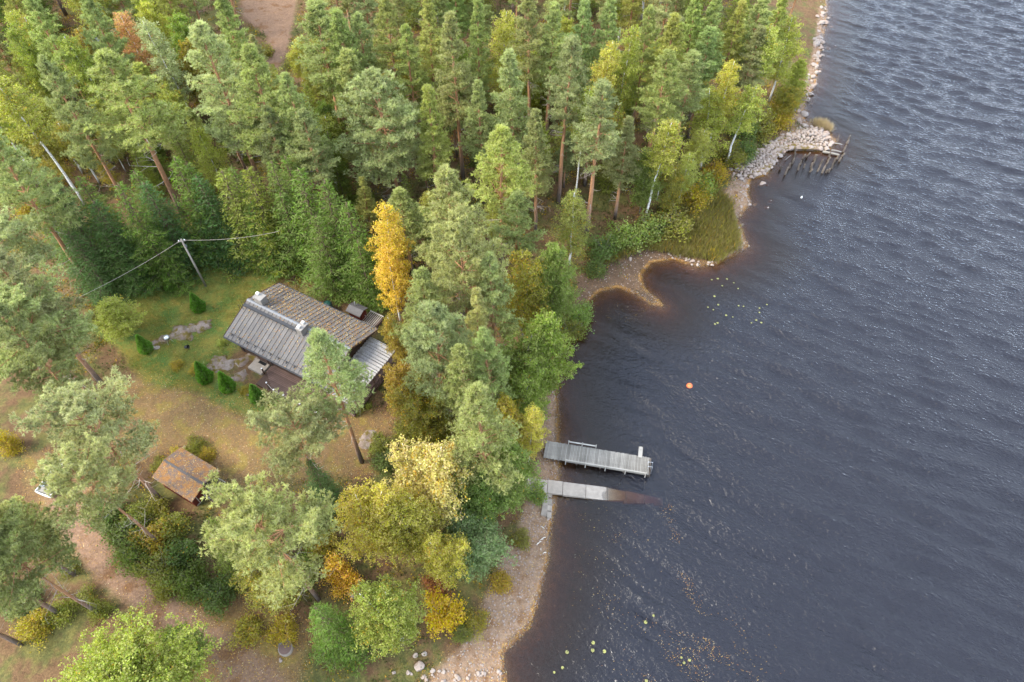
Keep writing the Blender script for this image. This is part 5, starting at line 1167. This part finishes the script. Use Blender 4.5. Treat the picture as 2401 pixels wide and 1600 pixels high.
# bushes one by one
BUSH = [(225, 1165, 2.2, 90, 'bush_d'), (265, 1215, 2.0, 95, 'bush_d'), (300, 1175, 1.6, 80, 'bush'), (345, 1165, 1.3, 80, 'bush'), (330, 1225, 2.2, 90, 'bush_y'), (380, 1200, 1.8, 90, 'bush'), (290, 1265, 2.2, 95, 'bush_d'), (350, 1290, 2.4, 95, 'bush'), (400, 1260, 2.4, 95, 'bush_d'), (420, 1320, 2.6, 100, 'bush_d'), (480, 1350, 2.2, 90, 'bush_d'), (370, 1340, 1.6, 70, 'bush'),
        (120, 1400, 1.3, 80, 'bush'), (180, 1370, 1.2, 80, 'bush'), (60, 1430, 1.6, 90, 'bush_y'), (215, 1395, 1.2, 60, 'bush'), (30, 1370, 1.6, 80, 'bush_d'), (150, 1300, .9, 50, 'bush'), (440, 1015, 1.2, 60, 'bush'), (400, 1035, .9, 50, 'bush_y'), (470, 1035, .9, 45, 'bush_y'), (360, 1060, .8, 50, 'bush'),
        (1550, 480, 3.2, 100, 'bush'), (1500, 500, 2.8, 90, 'green'), (1440, 520, 2.8, 100, 'green'), (1390, 545, 2.6, 100, 'bush_d'), (1600, 425, 3.0, 90, 'bush_y'), (1620, 400, 3.4, 80, 'green'), (1720, 260, 3.4, 80, 'bush_d'), (1760, 260, 3.0, 80, 'bush'), (1800, 240, 3.0, 70, 'bush_y'), (1690, 330, 2.6, 80, 'bush'), (1720, 325, 2.4, 60, 'bush_d'), (1650, 375, 2.4, 70, 'bush_y'), (1825, 190, 3.2, 70, 'bush'),
        (1370, 600, 1.8, 60, 'bush_d'), (1330, 700, 2.2, 80, 'green'), (1310, 740, 2.0, 70, 'bush'), (820, 935, .8, 26, 'lime'), (845, 928, .6, 18, 'lime'), (400, 830, .8, 40, 'bush_y'), (445, 842, .7, 36, 'bush_y'), (560, 890, .7, 34, 'bush_y'), (205, 720, 1.2, 50, 'bush'), (505, 780, .8, 26, 'lime'),
        (935, 1380, .8, 30, 'lime'), (870, 1010, 1.4, 70, 'bush'), (880, 1050, 1.4, 70, 'bush_d'), (930, 980, 1.8, 70, 'bush'), (1195, 1230, 1.2, 50, 'bush'), (1150, 1330, 1.2, 60, 'bush_y'), (1090, 1420, 1.1, 70, 'olive'), (1060, 1450, 1.0, 60, 'bush'), (760, 1290, 2.6, 70, 'gold'), (790, 1330, 2.2, 80, 'gold'), (700, 1180, 2.0, 80, 'bush_d'), (730, 1240, 2.0, 80, 'olive'), (890, 1430, 1.2, 60, 'red'), (640, 1440, 1.6, 70, 'bush_y'), (560, 1440, 1.6, 80, 'olive'), (620, 200, 1.5, 90, 'red'), (600, 100, 1.8, 80, 'olive'), (590, 150, 1.6, 70, 'bush'), (680, 130, 1.4, 70, 'bush'), (55, 450, 2.6, 80, 'bush_y'), (-8, 1000, 2.4, 55, 'bush_y'), (690, 1290, 2.0, 80, 'green'), (1230, 1120, 1.4, 60, 'green'), (1000, 1330, 1.2, 70, 'red')]
bush_objs = []
for u, v, h, w, c in BUSH:
    bush_objs.append((T('bush', u, v, h, w, c, None), u, v))

# labels for the trees not described above: counted from the left within their place
ORD = ['first', 'second', 'third', 'fourth', 'fifth', 'sixth', 'seventh', 'eighth', 'ninth', 'tenth', 'eleventh', 'twelfth', 'thirteenth', 'fourteenth', 'fifteenth', 'sixteenth', 'seventeenth', 'eighteenth', 'nineteenth', 'twentieth']
TENS = ['', '', 'twenty', 'thirty', 'forty', 'fifty', 'sixty', 'seventy', 'eighty', 'ninety']
def ordn(i):
    if i < 20: return ORD[i]
    n = i + 1; t, o = divmod(n, 10)
    if n == 100: return 'hundredth'
    if n > 100: return ('hundred and ' if n < 200 else 'two hundred and ') + (ordn(n % 100 - 1) if n % 100 else 'last')
    return TENS[t] + ('-' + ORD[o - 1] if o else 'ieth') if o else TENS[t][:-1] + 'ieth'
def number(items, phrase, group=None):
    for i, (o, u, *_) in enumerate(sorted(items, key=lambda k: k[1])):
        o['label'] = phrase.format(n=ordn(i), k=o['category'])
        if group: o['group'] = group
sp = [(t[4], to_px((t[0], t[1], 8))[0]) for t in TREES if t[4].get('group') == 'spruces around the clearing']
number(sp, '{n} dark spruce from the left in the spruce wall around the lawn', 'spruces around the clearing')
for cat_ in ('pine', 'alder'): number([x for x in TB if x[0]['category'] == cat_], '{n} from the left of the {k} trees filling the forest between the described ones', 'trees of the forest canopy')
for cat_ in ('pine', 'birch', 'spruce', 'alder'):
    number([x for x in fill if x[3] and x[0]['category'] == cat_], '{n} {k} from the left deep in the back of the forest', 'trees deep in the forest')
    number([x for x in fill if not x[3] and x[0]['category'] == cat_], '{n} young {k} from the left in the forest understorey', 'young trees under the forest')
for grp, ph in (('stones at the bottom of the beach', '{n} stone from the left along the bottom edge of the beach'), ('old pilings beside the stone jetty', '{n} rotten post from the left among the pilings by the stone jetty'),
                ('stones edging the pool', '{n} pale stone from the left in the row edging the round pool'), ('lily pads in front of the cove', '{n} lily pad from the left in the patch before the cove'),
                ('lily pads off the beach', '{n} lily pad from the left on the dark water near the bottom edge'), ('stones of the upper shore', '{n} stone from the left on the narrow upper shore below the forest'),
                ('stones of the gravel shore', '{n} stone from the left on the gravel shore between jetty and point'), ('stones below the alders', '{n} stone from the left at the waterline below the shore alders'), ('white driftwood scraps on the beach', '{n} white driftwood scrap from the left on the sand')):
    number([(o, to_px(o.location)[0]) for o in list(COL.objects) if o.get('group') == grp], ph)
zone = lambda u, v: ('beside the track near the red shed' if u < 560 and v > 980 else 'around the lawn and the cabin' if u < 900 and 600 < v <= 1020 else 'under the birches of the lower shore' if v > 900 else 'along the grassy point and upper shore' if u > 1280 else 'in the upper left forest')
for zn in set(zone(u, v) for _, u, v in bush_objs):
    number([x for x in bush_objs if zone(x[1], x[2]) == zn], '{n} leafy bush from the left ' + zn, 'bushes ' + zn)

# ------------------------------------------------------------------ ground cover nobody could count
def field(n, lo, hi, keep):
    P = rng.uniform(lo, hi, (n, 2)); return P[keep(P)]
lo, hi = np.array([-80, 2]), np.array([40, 112])
def is_forest(P):
    k = (np.abs(P[:, 0]) < P[:, 1] * .80 + 14); d = sdist(P, LAND)
    k &= d > 1.5
    for pl in (LAWN, YARD, YARD2, YARD3, TRACK, PATH, BEACH): k &= sdist(P, pl) < -.3
    for c, rr in ((HOUSE_C, 7.5), (SHED_C, 2.6)): k &= np.hypot(*(P - c).T) > rr
    return k
def cover(name, P, n_b, L, W, col, label=None, up=.8):
    z = height(P); k = len(P); C = np.repeat(np.column_stack([P, z]), n_b, 0); r = rng
    C[:, :2] += r.normal(0, .22, (len(C), 2)); A = unit(np.column_stack([r.normal(0, .6, (len(C), 2)), np.full(len(C), up)])); C += A * r.uniform(0, .25, (len(C), 1))
    V, F = diamonds(C, A, L * r.uniform(.6, 1.4, len(C)), W * r.uniform(.7, 1.3, len(C)), r)
    me = mesh_np(name, V, quads=F, mat=M['leaves'], attrs={'tint': ('FACE', np.clip(np.repeat(r.random(k), n_b) * .6 + r.random(len(C)) * .4, 0, 1)), 'tint2': ('FACE', r.random(len(C)))})
    o = link(bpy.data.objects.new(name, me)); o.color = col; return tag(o, label, None, None, 'stuff')
FP_ = field(26000, lo, hi, is_forest)
nz = lump(FP_ * 1.7)
cover('dwarf_shrubs', FP_[nz > -.05], 9, .20, .13, (.085, .105, .028, .10), 'low green dwarf shrubs covering the forest floor')
cover('autumn_undergrowth', FP_[nz < .02][:9000], 8, .20, .13, (.20, .15, .03, .35), 'yellowing low undergrowth on the forest floor')
GR = np.array([plane(u, v, .4)[:2] for u, v in [(1390, 560), (1460, 545), (1540, 500), (1640, 440), (1680, 470), (1690, 520), (1700, 565), (1650, 598), (1560, 585), (1480, 572), (1420, 600), (1380, 612)]])
GP_ = field(26000, GR.min(0), GR.max(0), lambda P: inside(P, GR))
cover('shore_grass', GP_[:4200], 6, .85, .06, (.215, .19, .058, .15), 'tall yellow green grass on the low point', 2.2)
RD = np.array([plane(u, v, .1)[:2] for u, v in [(1868, 284), (1895, 284), (1908, 300), (1880, 296)]]); RP = field(2500, RD.min(0), RD.max(0), lambda P: inside(P, RD))
cover('dry_reeds', RP[:500], 5, .8, .03, (.42, .33, .18, 0), 'dry straw coloured reeds behind the stone jetty', 1.2)
q = rng.uniform(LAWN.min(0), LAWN.max(0), (16000, 2)); q = q[(sdist(q, LAWN) > -.3) & (np.hypot(*(q - HOUSE_C).T) > 5.5)]; q = q[lump(q * 2.3) > -.1][:5200]
cover('lawn_grass', q, 5, .13, .035, (.15, .17, .035, .12), 'short grass tufts of the lawn', 1.6)
# fallen leaves
def on_land(P): return np.column_stack([P, height(P)])
lv = []
for pl, n in ((LAWN, 2600), (YARD, 9000), (YARD2, 3500), (YARD3, 1500), (TRACK, 3600), (PATH, 500), (BEACH, 4200), (COVE, 1100)):
    q = rng.uniform(pl.min(0) - 1, pl.max(0) + 1, (int(n * 2.4), 2)); q = q[sdist(q, pl) > -.8]; q = q[sdist(q, LAND) > .05][:n]; lv.append(q)
sh = np.array(SHORE); sg_ = rng.integers(1, len(sh) - 2, 5200); f = rng.random((5200, 1)); q = sh[sg_] * (1 - f) + sh[sg_ + 1] * f + rng.normal(0, .22, (5200, 2)); lv.append(q[sdist(q, LAND) > -.25])
LV = np.vstack(lv); LV = on_land(LV); LV[:, 2] = np.maximum(LV[:, 2], .005)
tag(scatter_leaves('fallen_leaves', LV, size=.075), 'fallen yellow and orange leaves strewn over yard, track and beach')
fl = []
for pts, n, sd in (([(1530, 1140), (1545, 1210), (1560, 1290), (1590, 1360), (1615, 1430), (1650, 1530)], 420, 8), ([(1500, 1590), (1560, 1540), (1640, 1470), (1700, 1560)], 800, 45), ([(1300, 1250), (1400, 1400), (1500, 1500)], 320, 70), ([(1290, 1100), (1340, 1170), (1450, 1250)], 220, 40), ([(1380, 690), (1450, 720), (1520, 700)], 220, 18)):
    for i in range(n):
        s = random.random() * (len(pts) - 1); k = min(int(s), len(pts) - 2); g_ = s - k
        fl.append(plane(pts[k][0] * (1 - g_) + pts[k + 1][0] * g_ + random.gauss(0, sd), pts[k][1] * (1 - g_) + pts[k + 1][1] * g_ + random.gauss(0, sd), .0))
FL = np.array(fl); FL = FL[sdist(FL[:, :2], LAND) < -.1]
tag(scatter_leaves('floating_leaves', FL, size=.05), 'small leaves drifting in a curved line on the dark water')
pb = []
for pl, n in ((BEACH, 1500), (COVE, 420), (UPSH, 2600)):
    q = rng.uniform(pl.min(0), pl.max(0), (n * 3, 2)); q = q[(sdist(q, pl) > 0) & (sdist(q, LAND) > -.3)][:n]
    for (x, y), z in zip(q, height(q)): pb.append((x, y, z, random.uniform(.03, .11) if pl is not UPSH else random.uniform(.05, .16)))
tag(link(bpy.data.objects.new('pebbles', pebble_mesh('pebbles', pb, M['granite']))), 'pebbles scattered along the beach and the stony shore', None, None, 'stuff')
